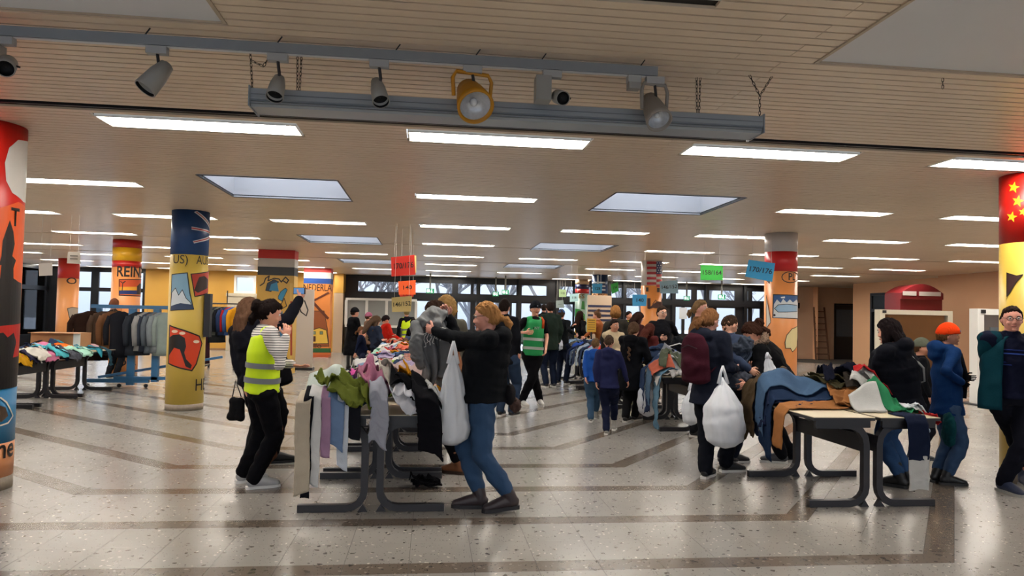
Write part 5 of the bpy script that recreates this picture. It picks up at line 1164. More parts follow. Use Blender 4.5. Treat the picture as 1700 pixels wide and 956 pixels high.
def person(label, px, Y, h=1.7, face=0, head=None, hy=0.0, feet=None, hands=(None,None), lod=1, top='1c1f2a', hem=.10, legs='1a1b20', shoe='18181b', sole='c9c7c2',
           hair=('short','4a3020'), hat=None, sk='c98f78', hood=False, quilt=0.0, build=1.0, turn=0.0, nod=0.0, twist=0.0, boots=False, glasses=None, gloves=None, coatw=1.0, pz=None,
           vest=None,  sleeve='long', elbows=(None,None), curl=(.5,.5), palm=(None,None), sleevemat=None, shirt=None, x=None, fur=False, legw=1.2, puff=1.12, topmat=None, jeans=False, hn=1.09, hipoff=(0,0)):
    s=h/1.72; X=x if x is not None else onY(px,600,Y).x; a=radians(face)
    F=Vector((sin(a),cos(a),0)); Rt=Vector((cos(a),-sin(a),0)); org=Vector((X,Y,0))
    loc=lambda p:Vector(((p-org).dot(Rt),(p-org).dot(F),p.z))
    vox=(.010,.014,.020,.028)[lod]
    # spine
    P=Vector((hipoff[0],hipoff[1],(pz or .93*s)))
    hc=loc(onY(head[0],head[1],Y+hy)) if head else P+Vector((0,.03,.70*s))
    ha=Matrix.Rotation(-radians(turn),3,'Z')@Matrix.Rotation(-radians(nod),3,'X')   # nod>0 looks down
    hM=Matrix(ha)
    nb=hc-Vector((0,0,.118*s))-hM@Vector((0,.022*s,0))
    sp=nb-P; Ls=sp.length; d=sp.normalized(); ch=P+sp*.56; shc=P+sp*.86
    rx=Vector((1,0,0)); rx=Matrix.Rotation(-radians(twist),3,'Z')@rx; rx=(rx-d*rx.dot(d)).normalized(); fw=d.cross(rx)*-1; fw=rx.cross(d)*-1
    if fw.y<0 and abs(twist)<80: fw=-fw
    sh=[shc+rx*q*.175*s*build for q in (-1,1)]
    # feet and legs
    if feet:
        ft=[]
        for f in feet:
            g=onz(f[0],f[1],0); v=loc(g); ft.append((v.x,v.y,radians(f[2]) if len(f)>2 else 0,f[3] if len(f)>3 else 0))
    else: ft=[(-.10*s,0,0.12,0),(.10*s,.03,-.12,0)]
    # toe/heel: the given point is the middle of the foot
    hips=[P+Vector((q*.095*s*build,0,-.03*s)) for q in (-1,1)]
    ank=[];knee=[];fdir=[]
    for q,(fx,fy,fa,lift) in zip((0,1),ft):
        fd=Vector((sin(-fa),cos(-fa),0)); fdir.append(fd); A=Vector((fx,fy,0))-fd*.055*s+Vector((0,0,.085*s+lift*.7)); k,A=ik(hips[q],A,.445*s,.43*s,fd+Vector((0,.3,0))); knee.append(k); ank.append(A)
    hd=[]; el=[]
    for q,hn_ in zip((0,1),hands):
        sg=-1 if q==0 else 1
        t=loc(onY(*hn_)) if hn_ else sh[q]+Vector((sg*.06,.06,-.52*s)); hint=Vector(elbows[q]) if elbows[q] else Vector((sg*.5,-.5,-.8)); e,w=ik(sh[q],t,.29*s,.255*s,hint); el.append(e); hd.append(w)
    # ---- body (skin) : one continuous surface
    mb=MB()
    cap(mb,[P,P+sp*.35,ch],[.095*s*build,.085*s*build,.11*s*build]); cap(mb,[sh[0],sh[1]],[.045*s,.045*s])
    for q in (0,1):
        cap(mb,[sh[q],el[q],hd[q]],[.042*s,.034*s,.024*s]); cap(mb,[hips[q],knee[q],ank[q]],[.070*s,.048*s,.034*s])
        fd=fdir[q]; cap(mb,[ank[q]-Vector((0,0,.03*s)),ank[q]+fd*.10*s-Vector((0,0,.055*s))],[.035*s,.028*s])
    cap(mb,[shc-d*.0,nb,hc-hM@Vector((0,.012*s,.03*s))],[.066*s,.058*s*build**.5,.056*s])
    head_piece(mb,hc,hM,s*hn,lod)
    n_,V=remesh(mb,(.0065,.010,.016,.022)[lod],2)
    bare=finish(n_,V,[skin(sk)])
    body=link('person',bare,None,org); body.rotation_euler=(0,0,-a); tag(body,label,'person')
    hb=MB()
    for q in (0,1):
        dv=(hd[q]-el[q]).normalized(); pn=Vector(palm[q]) if palm[q] else Vector((-(-1 if q==0 else 1),0,.2))
        hand(hb,hd[q],dv,pn,s,curl[q],-1 if q==0 else 1)
    if gloves: hb.build('gloves',cloth(gloves),body,True)
    else: # the fingers belong to the same skin mesh
        hm=hb.mesh('h',[skin(sk)],True); bm=bmesh.new(); bm.from_mesh(body.data); bm.from_mesh(hm); bm.to_mesh(body.data); bm.free(); bpy.data.meshes.remove(hm)
        body.data.polygons.foreach_set('use_smooth',[True]*len(body.data.polygons))
    Bp=lambda x,y,z:hc+hM@(Vector((x,y,z))*s*hn)
    if lod<3:
        eb=MB(); ir=MB(); br=MB()
        for q in (-1,1):
            eb=MB().ball(Bp(q*.031,.079,.012),.0115*s,8,6); o=eb.build('eye',mat('eye_white','c9c2bc',.2),body,True)
            MB().ball(Bp(q*.031,.0875,.012),(.0055*s,.0035*s,.0058*s),8,5,0,hM).build('iris',mat('iris','1d1510',.15),o,True)
            MB().tube([Bp(q*.050,.077,.026),Bp(q*.033,.090,.032),Bp(q*.016,.089,.028)],[.002*s,.0042*s,.003*s],6).build('eyebrow',mat('hair_'+hair[1],hair[1],.55),body,True)
        MB().tube([Bp(-.023,.083,-.056),Bp(-.010,.0935,-.053),Bp(0,.0955,-.055),Bp(.010,.0935,-.053),Bp(.023,.083,-.056)],[.002*s,.005*s,.0055*s,.005*s,.002*s],8).build('lips',mat('lips_'+sk,'9c5650',.45),body,True)
    if glasses:
        gm=mat('glasses_'+glasses,glasses,.25)
        g=MB()
        for q in (-1,1):
            g.tube([Bp(q*(.033+.023*cos(t)),.098-.004*abs(cos(t)),.010+.016*sin(t)) for t in np.linspace(0,2*pi,15)],.0027*s,5,0,False); g.tube([Bp(q*.056,.095,.014),Bp(q*.078,.05,.016),Bp(q*.080,-.01,.012)],.0027*s,5)
        g.tube([Bp(-.010,.10,.014),Bp(.010,.10,.014)],.0027*s,5); g.build('glasses',gm,body)
    # ---- trousers
    if legs:
        mb=MB(); L=s*legw
        mb.tube([P+d*.10*s,P+Vector((0,0,0)),P-Vector((0,0,.10*s))],[.145*s*build,.165*s*build,.14*s*build],16,ref=(1,0,0),ry=[.118*s*build,.135*s*build,.118*s*build])
        for q in (0,1):
            at=ank[q]+(knee[q]-ank[q])*(.04 if not boots else .22); cap(mb,[hips[q]-Vector((0,0,.02)),hips[q]*.5+knee[q]*.5,knee[q],knee[q]*.45+at*.55,at],[.092*L*build**.5,.086*L,.070*L,.064*L,.058*L],12)
        n_,V=remesh(mb,vox,3); N=normals(n_,V); V=V+N*(.006*fnoise(V*np.array([1,1,1.8]),9,3)+.0028*fnoise(V,26,5))[:,None]
        link('trousers',finish(n_,V,[cloth(legs) if not jeans else mat('jeans_'+legs,legs,.85,0,.22,7,.3,200,.2)]),body)
    # ---- shoes
    for q in (0,1):
        fd=fdir[q]; lf=ft[q][3]; A=ank[q]; base=Vector((A.x,A.y,0)); up=Vector((0,0,1)); heel=base-fd*.045*s; sd=fd.cross(up)
        toe=lambda t,z:heel+fd*t*.27*s+up*(z*s+lf*(1-t)*.9)
        mb=MB(); mb.tube([toe(-.04,.05),toe(.04,.058),toe(.3,.068),toe(.55,.058),toe(.8,.044),toe(.98,.036),toe(1.04,.030)],[.026*s,.040*s,.044*s,.047*s,.051*s,.041*s,.018*s],12,ref=sd,ry=[.024*s,.046*s,.056*s,.048*s,.036*s,.028*s,.014*s])
        sd_=(knee[q]-A).normalized(); cap(mb,[toe(.18,.06),A+sd_*.02*s,A+sd_*(.03 if not boots else .155)*s],[.048*s,.052*s,.048*s*(1.42 if boots else 1)],12)
        n_,V=remesh(mb,(.007,.010,.014,.02)[lod],2); sh_=link('boot' if boots else 'shoe',finish(n_,V,[mat('leather_'+shoe,shoe,.5,0,.12,14,.1,60)]),body)
        mb=MB(); m_=[(-.06,.030),(.05,.040),(.3,.036),(.55,.046),(.8,.049),(.98,.037),(1.07,.016)]; vs=[];k=len(m_)
        for z0,z1 in ((0,.0),): 
            lo=[toe(t,0)-sd*w_*s for t,w_ in m_]+[toe(t,0)+sd*w_*s for t,w_ in m_[::-1]]; hi=[p+up*(.030 if boots else .024)*s for p in lo]
        K=len(lo); mb.add([tuple(p) for p in lo]+[tuple(p) for p in hi],[tuple(range(K)),tuple(range(K,2*K))[::-1]]+[(i,i+K,(i+1)%K+K,(i+1)%K) for i in range(K)]); mb.build('sole',mat('sole_'+sole,sole,.6),sh_)
        if lod==0:
            lm=MB()
            for i_ in range(4):
                t_=.30+.09*i_; z_=.108-.012*i_; lm.tube([toe(t_,z_-.012)-sd*.028*s,toe(t_,z_+.006),toe(t_,z_-.012)+sd*.028*s],.0032*s,5)
            lm.build('laces',mat('laces_grey','8a8683' if not boots else '2a2426',.7),sh_,True)
    # ---- top
    mb=MB(); b=build*coatw; e=.0
    hz=-hem*s
    P0=P+Vector((0,0,hz)); dn=Vector((0,0,-1))
    pts=[P0,P+Vector((0,0,hz*.5)),P+sp*.02,P+sp*.30,ch,shc,P+sp*.985]
    rr=[(.172+hem*.07)*s*b,(.168+hem*.04)*s*b,.160*s*b,.148*s*b,.172*s*b,.150*s*b,.062*s*b]; ry=[(.135+hem*.09)*s*b*puff,(.132+hem*.05)*s*b*puff,.124*s*b*puff,.118*s*b*puff,.128*s*b*puff,.100*s*b*puff,.064*s*b]
    if hem<.02: pts,rr,ry=pts[2:],rr[2:],ry[2:]
    mb.tube(pts,rr,20,ref=rx,ry=ry)
    for q in (0,1):
        sg=-1 if q==0 else 1
        if sleeve=='long': cap(mb,[shc+rx*sg*.12*s,sh[q],sh[q]*.45+el[q]*.55,el[q],el[q]*.5+hd[q]*.5,hd[q]-(hd[q]-el[q]).normalized()*.012],[.075*s*b,.070*s*b,.060*s*b,.056*s*b,.050*s*b,.041*s*b],12)
        elif sleeve=='short': cap(mb,[shc+rx*sg*.12*s,sh[q],sh[q]*.4+el[q]*.6],[.072*s*b,.066*s*b,.062*s*b],12)
        else: cap(mb,[shc+rx*sg*.10*s,sh[q]],[.070*s*b,.055*s*b],12)
    if hood:
        bk=nb-fw*.115*s-d*.035*s; mb.ball(bk,(.135*s,.085*s,.085*s),14,10); mb.ball(bk-d*.08*s-fw*.015*s,(.115*s,.07*s,.09*s),12,9); 
        for q in (-1,1): cap(mb,[bk+rx*q*.09*s,nb+rx*q*.078*s+fw*.01*s-d*.01*s,nb+rx*q*.04*s+fw*.085*s-d*.05*s],[.034*s,.028*s,.022*s],10)
    elif sleeve=='long': mb.tube([nb-d*.06*s,nb+d*.012*s],[.095*s,.072*s],14,ref=rx)
    n_,V=remesh(mb,vox,3); N=normals(n_,V)
    V=V+N*(.010*fnoise(V*np.array([1,1,1.4]),7,11)+.0045*fnoise(V,20,4))[:,None]*s
    if quilt:
        # quilting follows the trunk; sleeves follow the arm
        zt=(V-np.array(P))@np.array(d); r1=np.abs((V-np.array(P))@np.array(rx)); ph=zt.copy()
        for q in (0,1):
            A_,B_,C_=map(np.array,(sh[q],el[q],hd[q])); 
            for U,W,o_ in ((A_,B_,0),(B_,C_,.29)):
                w_=W-U; L_=np.linalg.norm(w_); t=((V-U)@w_)/L_/L_; dist=np.linalg.norm(V-U-np.clip(t,0,1)[:,None]*w_,axis=1); m_=(dist<.085*s)&(t>0.05)&(t<1.05); ph=np.where(m_,t*L_+o_,ph)
        V=V+N*(quilt*(np.abs(np.sin(ph*pi/.075))**.6-.6))[:,None]
    tm=topmat or cloth(top)
    jk=link('jacket' if hem>=.02 else 'jumper',finish(n_,V,[tm]),body)
    if sleevemat or shirt:
        pass
    if fur:
        mb=MB(); bk=nb-fw*.075*s; 
        cap(mb,[nb+rx*.10*s+fw*.04*s,bk+rx*.11*s-fw*.03*s,bk-fw*.07*s+d*.02*s,bk-rx*.11*s-fw*.03*s,nb-rx*.10*s+fw*.04*s],[.04*s]*5,10); n2,V2=remesh(mb,.008,1); N2=normals(n2,V2); V2=V2+N2*(.013*fnoise(V2,75,3)+.008*fnoise(V2,150,8))[:,None]; link('fur_trim',finish(n2,V2,[mat('fur_brown','6f5a4b',.9,0,.4,70)]),body)
    # ---- vest over the top
    if vest:
        mb=MB(); b2=b*1.06
        pts=[P+Vector((0,0,-.05*s)),P+sp*.05,P+sp*.30,ch,P+sp*.80,P+sp*.90]; mb.tube(pts,[.178*s*b2,.172*s*b2,.165*s*b2,.182*s*b2,.165*s*b2,.125*s*b2],22,ref=rx,ry=[.150*s*b2,.142*s*b2,.135*s*b2,.142*s*b2,.122*s*b2,.095*s*b2])
        for q in (-1,1): cap(mb,[shc+rx*q*.06*s+d*.01,shc+rx*q*.125*s-d*.005],[.075*s,.070*s],12)
        n_,V=remesh(mb,vox,2); N=normals(n_,V); V=V+N*(.006*fnoise(V,8,2))[:,None]
        v_=link('hi_vis_vest',finish(n_,V,[mat('vest_'+vest[0],vest[0],.6,0,.06,10,.1,90,.3)]),body)
        for t0 in (.12,.36):
            mb=MB(); c_=P+sp*t0; k=1.035; R1=np.interp(t0,[.05,.30,.56],[.172,.165,.182])*s*b2*k+.004; R2=np.interp(t0,[.05,.30,.56],[.142,.135,.142])*s*b2*k+.004
            mb.tube([c_-d*.024*s,c_+d*.024*s],[R1,R1],30,0,False,ref=rx,ry=[R2,R2]); 
            mb.tube([c_+d*.024*s,c_-d*.024*s],[R1-.008,R1-.008],30,0,False,ref=rx,ry=[R2-.008,R2-.008]); mb.build('reflective_stripe',mat('reflective_'+vest[1],vest[1],.4),v_,True)
    # ---- hair, hat
    if hair[0]!='none': hair_piece(hair[0],hc,hM,s*hn,hair[1],body,lod,len(label))
    if hat:
        kind,hcol=hat; sub=MB(); sub.ball((0,0,0),1,26,18); V=[]
        for v in sub.v:
            x,y,z=v; lim=.12 if kind!='cap' else .25
            k=np.clip((z-lim+.12*(-y))/.06,0,1); t=-.02+(.045 if kind=='beanie' else .035)*k
            V.append(Bp(x*(.074+t),y*(.095+t),z*(.112+t*(1.25 if kind=='beanie' else 1))))
        mb=MB().add(V,sub.f)
        if kind=='beanie': mb.tube([Bp(0,0.004,.012),Bp(0,0,.052)],[.092*s*hn,.092*s*hn],26,ref=hM@Vector((1,0,0)),ry=[.113*s*hn,.113*s*hn])
        if kind=='cap': mb.tube([Bp(0,.07,.058),Bp(0,.13,.050),Bp(0,.165,.040)],[.07*s,.062*s,.03*s],14,ref=hM@Vector((1,0,0)),ry=[.006*s,.005*s,.004*s])
        n_,V=remesh(mb,(.006,.009,.014,.02)[lod],2); N=normals(n_,V); L_=(V-np.array(hc))@np.array(hM); V=V+N*(.0015*np.sin(np.arctan2(L_[:,0],L_[:,1])*60))[:,None]
        link('hat',finish(n_,V,[cloth(hcol)]),body)
    return dict(ob=body,hc=hc,hM=hM,P=P,d=d,rx=rx,fw=fw,sh=sh,el=el,hd=hd,nb=nb,sp=sp,s=s,org=org,a=a,Bp=Bp,ank=ank,toW=lambda p:org+Rt*p.x+F*p.y+Vector((0,0,p.z)),loc=loc)
def bag_mat():
    if 'bag' in MATS: return MATS['bag']
    m=bpy.data.materials.new('plastic_bag'); m.use_nodes=True; n=m.node_tree.nodes; l=m.node_tree.links; b=n['Principled BSDF']; b.inputs['Base Color'].default_value=(.86,.88,.92,1); b.inputs['Roughness'].default_value=.3
    t=n.new('ShaderNodeBsdfTransparent'); tr=n.new('ShaderNodeBsdfTranslucent'); tr.inputs[0].default_value=(.8,.84,.9,1); m1=n.new('ShaderNodeMixShader'); m1.inputs[0].default_value=.35; m2=n.new('ShaderNodeMixShader'); m2.inputs[0].default_value=.15
    l.new(b.outputs[0],m1.inputs[1]); l.new(tr.outputs[0],m1.inputs[2]); l.new(m1.outputs[0],m2.inputs[1]); l.new(t.outputs[0],m2.inputs[2]); l.new(m2.outputs[0],n['Material Output'].inputs[0])
    MATS['bag']=m; return m
def plastic_bag(label, top, bot, w, dpt, seed=1, fill='6c7a90', ang=0.0, ww=None):
    """shirt bag hanging from the point top down to bot"""
    top=Vector(top); bot=Vector(bot); t=thing('plastic_bag',label,'bag',tuple(bot)); H=top.z-bot.z; nu,nv=40,30; u=np.linspace(0,2*pi,nu+1)[:,None]; v=np.linspace(0,1,nv)[None,:]
    prof=np.interp(v,[0,.03,.12,.35,.6,.75,.88,1],[.05,.45,.88,1,.86,.55,.24,.05]) if ww is None else np.interp(v,*ww)
    fold=1+.10*np.sin(9*u+3*v+seed)*np.clip(v*1.5,0,1)+.05*np.sin(17*u+seed*2-5*v)
    cx=(top.x-bot.x)*v; cy=(top.y-bot.y)*v
    Xl=w/2*np.cos(u)*prof*fold; Yl=dpt/2*np.sin(u)*prof*fold
    P=np.stack([cx+Xl*cos(ang)-Yl*sin(ang),cy+Xl*sin(ang)+Yl*cos(ang),H*.86*v+0*u],-1)
    P+= .006*np.stack([fnoise(P,18,seed),fnoise(P,18,seed+1),0*P[...,0]],-1)
    MB().grid(P[::-1],.0015).build('bag_body',bag_mat(),t,True)
    for q in (-1,1):
        o=Vector((cos(ang),sin(ang),0))*q*w*.10; c_=Vector((top.x-bot.x,top.y-bot.y,0)); MB().tube([c_*.80+o*1.2+Vector((0,0,H*.78)),c_+o*.5+Vector((0,0,H*.92)),c_+Vector((0,0,H))],[.02,.014,.010],8).build('handle',bag_mat(),t,True)
    r=random.Random(seed); mb=MB()
    for i in range(5): mb.ball((r.uniform(-.22,.22)*w+cx.ravel()[0],r.uniform(-.15,.15)*dpt,H*(.10+.07*i)),(w*.24,dpt*.26,H*.07),12,8)
    n_,V=remesh(mb,.014,2); N=normals(n_,V); V=V+N*(.008*fnoise(V,20,seed))[:,None]; link('contents',finish(n_,V,[cloth(fill)]),t)
    return t
def backpack(who, col, label, off=(0,-.20,.40), sc=1.0, straps=True, name='backpack'):
    s=who['s']; C=who['P']+who['sp']*off[2]+who['fw']*off[1]*s+who['rx']*off[0]*s; M=Matrix((who['rx'],who['fw'],who['d'])).transposed()
    mb=MB(); k=sc*s
    mb.tube([C-who['d']*.22*k,C-who['d']*.19*k,C-who['d']*.05*k,C+who['d']*.12*k,C+who['d']*.20*k,C+who['d']*.235*k],[.10*k,.145*k,.15*k,.14*k,.10*k,.04*k],18,ref=who['rx'],ry=[.05*k,.085*k,.095*k,.08*k,.06*k,.02*k])
    mb.ball(C-who['fw']*.07*k-who['d']*.06*k,(.10*k,.045*k,.10*k),14,10,0,M)
    n_,V=remesh(mb,.011,3); N=normals(n_,V); V=V+N*(.006*fnoise(V,12,3))[:,None]
    t=thing(name,label,'bag',tuple(who['toW'](C)),-who['a']); o=link('bag_body',finish(n_,V-np.array(C),[cloth(col)]),t)
    for q in (-1,1):
        S=who['sh'][0 if q<0 else 1]; R=who['rx']*q
        if straps: MB().tube([x-C for x in (C+who['d']*.18*k+R*.05*k,S-R*.05*s+who['d']*.075*s,S-R*.04*s+who['fw']*.11*s-who['d']*.02*s,S-R*.03*s+who['fw']*.09*s-who['d']*.18*s,C-who['d']*.15*k+R*.12*k)],.016,6,ref=who['rx'],ry=.006).build('shoulder_strap',cloth(col),t,True)
    MB().tube([x-C for x in (C-who['fw']*.075*k+who['d']*.10*k-who['rx']*.09*k,C-who['fw']*.085*k+who['d']*.13*k,C-who['fw']*.075*k+who['d']*.10*k+who['rx']*.09*k)],.004,5).build('zip',M_black,t)
    return t
# ------------------------------------------------------------------ the people in the photograph
A=person
# near woman with the grey hoodie
nw=A('woman in black puffer jacket and blue jeans holding up a grey hoodie',803,5.78,1.70,-84,head=(808,527),feet=[(838,850,8,.03),(787,843,0)],hands=((716,548,5.95),(745,528,6.12)),lod=0,
  top='14161a',hem=.05,coatw=1.18,puff=1.32,quilt=.0035,legs='2b4361',jeans=True,shoe='2b2226',sole='17151a',hair=('tied','b98550'),sk='cf9280',hood=True,glasses='17151a',boots=True,elbows=((-.2,-.1,-1),(.2,0,-1)),palm=((.9,.2,.2),(-.9,.2,-.2)),curl=(.85,.8),nod=6,build=1.02)
# vest wearer
vw=A('person in yellow hi-vis vest over a striped shirt, black trousers, grey trainers',436,6.42,1.66,62,head=(447,521),feet=[(412,800,0),(430,810,-6)],hands=((486,606,6.62),(474,560,6.25)),lod=0,
  top='c9c5bf',topmat=stripes('c6c2bd','35353c',48,'Z','breton_stripe',.30),hem=.03,legs='111115',shoe='a9a9aa',sole='d8d8d6',hair=('messybun','1d1311'),sk='c48a73',vest=('c8e61a','6f7378'),elbows=((-.6,0,-1),(.3,-.2,-1)),palm=((0,.3,1),(-1,0,.2)),curl=(.2,.6),turn=14,nod=14)
# photographer behind
ph=A('person behind the hi-vis vest holding up a phone, dark clothes',430,7.35,1.74,30,head=(414,517),feet=[(420,778,0),(460,768,-40)],hands=((408,640,7.3),(497,497,7.55)),lod=1,
  top='16171f',hem=.12,coatw=1.2,legs='17171a',shoe='111113',sole='1a1a1c',hair=('long','6b4f3c'),elbows=((-.6,-.3,-.8),(.7,.2,-.9)),curl=(.15,.9),palm=((0,0,1),(-1,0,0)),turn=20)
# brown coat
bc=A('person in tan brown coat with long dark hair and fleece-topped boots',752,6.95,1.66,-60,head=(724,521),feet=[(757,786,0),(775,777,0)],hands=((697,585,7.1),(693,590,7.35)),lod=1,top='7d5238',hem=.22,coatw=1.15,legs='131317',shoe='7a4a2c',sole='3a2417',boots=True,hair=('long','2c1d16'),nod=20,hood=False)
cf=A('person with curly blond hair behind the brown coat',748,8.6,1.72,-20,head=(741,512),lod=2,top='5c5a50',hair=('curly','b48d58'))
# green vest
gv=A('young person in black beanie and open green hi-vis vest walking',884,12.2,1.74,172,head=(889,513),feet=[(868,675,15,.0),(897,673,-5)],hands=((906,580,12.0),(873,552,11.95)),lod=1,top='101013',hem=.03,legs='121215',shoe='bdbab4',sole='cfccc6',hat=('beanie','14161c'),hair=('short','2a1d16'),vest=('138a49','a9b3ac'),sleeve='short',curl=(.5,.7),elbows=((-.6,-.3,-.8),(.7,-.2,-.6)))
A('person in dark green jacket seen from behind beside the green vest',913,15.6,1.80,-10,head=(913,511),lod=2,top='26312a',hem=.14,coatw=1.12,legs='1c2436',hair=('short','2c2320'))
A('person in blue cap and dark jacket with a small white bag',934,16.4,1.68,30,head=(932,522),lod=2,top='1b1e20',hem=.12,legs='1b2233',hat=('cap','3f6fa8'),hair=('short','4a3a2e'),hands=((925,563,16.2),(955,555,16.2)))
A('long-haired person in black at the far jeans table',966,18.4,1.62,60,head=(963,524),lod=2,top='121317',hem=.12,legs='15161c',hair=('long','2e1e17'),hands=((951,541,18.3),(978,560,18.0)))
A('person in orange jacket leaning over the far jeans table',998,18.3,1.70,-60,head=(991,524),lod=2,top='9a5a33',hem=.12,legs='2b2b33',hair=('topbun','6b4f38'),hands=((970,560,17.9),(978,556,18.2)))
A('person with blond bob and dark coat behind the beige hood',1027,13.2,1.72,20,head=(1022,519),lod=2,top='2b2926',hem=.15,legs='1b1c22',hair=('bob','8f6236'))
A('person in beige puffer vest facing the camera between the boys and the braid',1019,12.55,1.60,170,head=(1020,541),lod=1,top='b8a78a',hem=.06,hood=True,hair=('tied','1e1613'),sk='a8745c',hands=((1003,585,12.4),(1035,585,12.4)),turn=-10)
A('person in bright yellow hi-vis vest far behind the beige hood',1045,19.5,1.68,150,head=(1044,524),lod=2,top='15161a',vest=('cfd61a','8c9094'),hair=('short','1f1815'))
A('person with long reddish hair and dark red jumper at the jeans table',1078,12.5,1.58,60,head=(1078,548),lod=2,top='4c1f1f',hem=.06,hair=('long','4a221a'),nod=25,hands=((1100,586,12.2),(1105,588,12.4)))
A('taller dark-haired person bowed behind the dark red jumper',1062,13.3,1.68,80,head=(1059,529),lod=2,top='3a1d1e',hem=.1,hair=('long','2a1815'),nod=25)
A('person in glasses and black sweatshirt holding hangers',1099,12.9,1.80,190,head=(1099,520),lod=1,top='131419',hem=.04,legs='1a1b22',hair=('short','33251d'),glasses='2a2523',hands=((1125,568,12.7),(1096,562,12.6)),turn=-20,sk='c79a84')
# boys
k1=A('boy in navy hooded jacket walking away beside the black long coat',1011,9.3,1.24,20,head=(1011,568),feet=[(1007,720,0),(1020,712,0)],hands=((990,634,9.3),(1044,640,9.3)),lod=1,top='262a4e',hem=.06,coatw=1.15,legs='1d2238',shoe='8f8d88',sole='d0cdc8',hood=True,hair=('crop','4a3a2e'),hn=1.17)
k2=A('smaller boy in bright blue jacket with red collar beside the navy hood',985,10.4,1.20,25,head=(989,572),feet=[(981,700,10),(990,694,0)],hands=((972,628,10.3),(1003,628,10.5)),lod=1,top='2350a0',hem=.05,coatw=1.12,legs='3f5a74',shoe='8f8d88',sole='d0cdc8',hood=True,hair=('crop','6b5236'),hn=1.17)
bd=A('woman in long black hooded coat with a long braid',1048,10.5,1.62,35,head=(1052,548),feet=[(1040,700,0),(1056,698,-10)],hands=((1060,600,10.9),(1075,602,10.6)),lod=1,top='121317',hem=.42,coatw=1.16,legs='1a1a1c',shoe='1b1b1d',sole='b9b6b0',hood=True,hair=('braid','5b4433'),nod=10)
# right-hand group
bw=A('woman in dark navy jacket with burgundy backpack and white trainers',1180,6.95,1.68,62,head=(1178,533),feet=[(1174,792,20),(1212,783,-20)],hands=((1226,590,7.35),(1222,612,6.95)),lod=0,top='1d212e',hem=.20,legs='12141b',shoe='17181c',sole='cfccc8',hood=True,hair=('tied','7d5636'),turn=0,nod=12,sk='c99280',coatw=1.2,puff=1.2,legw=1.3,elbows=((-.3,.0,-1),(.4,-.2,-1)))
yb=A('young person in blue jacket and glasses looking down at clothes in the hands',1216,7.35,1.58,70,head=(1211,540),feet=[(1205,770,0),(1222,768,-10)],hands=((1240,582,7.5),(1243,612,7.0)),lod=0,top='39445c',hem=.05,coatw=1.12,legs='1d212d',shoe='1b1b1f',sole='bdbab6',hair=('crop','3b2a20'),glasses='3a3330',nod=28,sk='cf9a80')
fh=A('woman in black coat with fur-trimmed hood bending over the table',1292,7.42,1.68,-68,head=(1250,553),hy=-.05,feet=[(1290,768,0),(1305,766,0)],hands=((1238,636,6.95),(1247,608,7.35)),lod=0,top='101114',hem=.30,legs='14151a',shoe='3b3b40',sole='bdbab6',hair=('messybun','3b241a'),nod=42,fur=True,coatw=1.3,puff=1.25,elbows=((-.5,.1,-1),(.5,.1,-.9)))
A('smiling fair-haired person behind the backpack woman, brown jacket',1158,9.2,1.68,120,head=(1163,513),lod=1,top='7a5535',hem=.06,hair=('tied','8a6a48'),sk='c99280',turn=20)
# far right group
wl=A('woman in black puffer jacket with long dark hair and bag strap',1490,6.35,1.62,-38,head=(1476,551),feet=[(1487,808,0),(1500,805,-5)],hands=((1440,655,6.55),(1447,660,6.75)),lod=0,top='11131b',hem=.10,quilt=.004,legs='2a466c',jeans=True,shoe='111114',sole='141416',boots=True,hood=True,hair=('long','1a1213'),coatw=1.34,puff=1.25,build=1.1,nod=10)
kg=A('child in grey knitted hat peeking out behind the orange hat',1530,7.6,1.26,115,head=(1530,577),feet=[(1518,765,0),(1530,763,0)],lod=1,top='15171d',hem=.10,coatw=1.15,legs='1a1c25',shoe='20242c',sole='3c4048',boots=True,hair=('short','5b3f2a'),hat=('beanie','6f7466'),hn=1.17,turn=20)
ko=A('boy in bright orange beanie and royal blue jacket with black gloves',1572,6.55,1.44,100,head=(1574,557),feet=[(1560,800,10),(1578,805,-5)],hands=((1600,625,6.75),(1597,635,6.35)),lod=0,top='12315f',hem=.12,legs='2b405e',jeans=True,shoe='121216',sole='1a1a1c',boots=True,hair=('short','6b4a2e'),hat=('beanie','ee4416'),gloves='101014',hn=1.14,coatw=1.15,hood=True,elbows=((-.4,-.6,-.8),(.5,-.6,-.8)),curl=(.8,.8),turn=22)
mr=A('man in open teal jacket and striped navy jumper at the right edge',1676,6.1,1.72,192,head=(1680,531),feet=[(1672,818,12),(1712,806,-8)],hands=((1712,640,6.0),(1648,655,6.3)),lod=0,top='13162a',topmat=None,hem=.03,legs='15161f',shoe='1b2540',sole='8f8d88',hair=('man','2b1d18'),glasses='5a5350',build=1.16,sk='cf8f7d',turn=18,elbows=((-.6,-.6,-.6),(.9,-.6,-.6)))
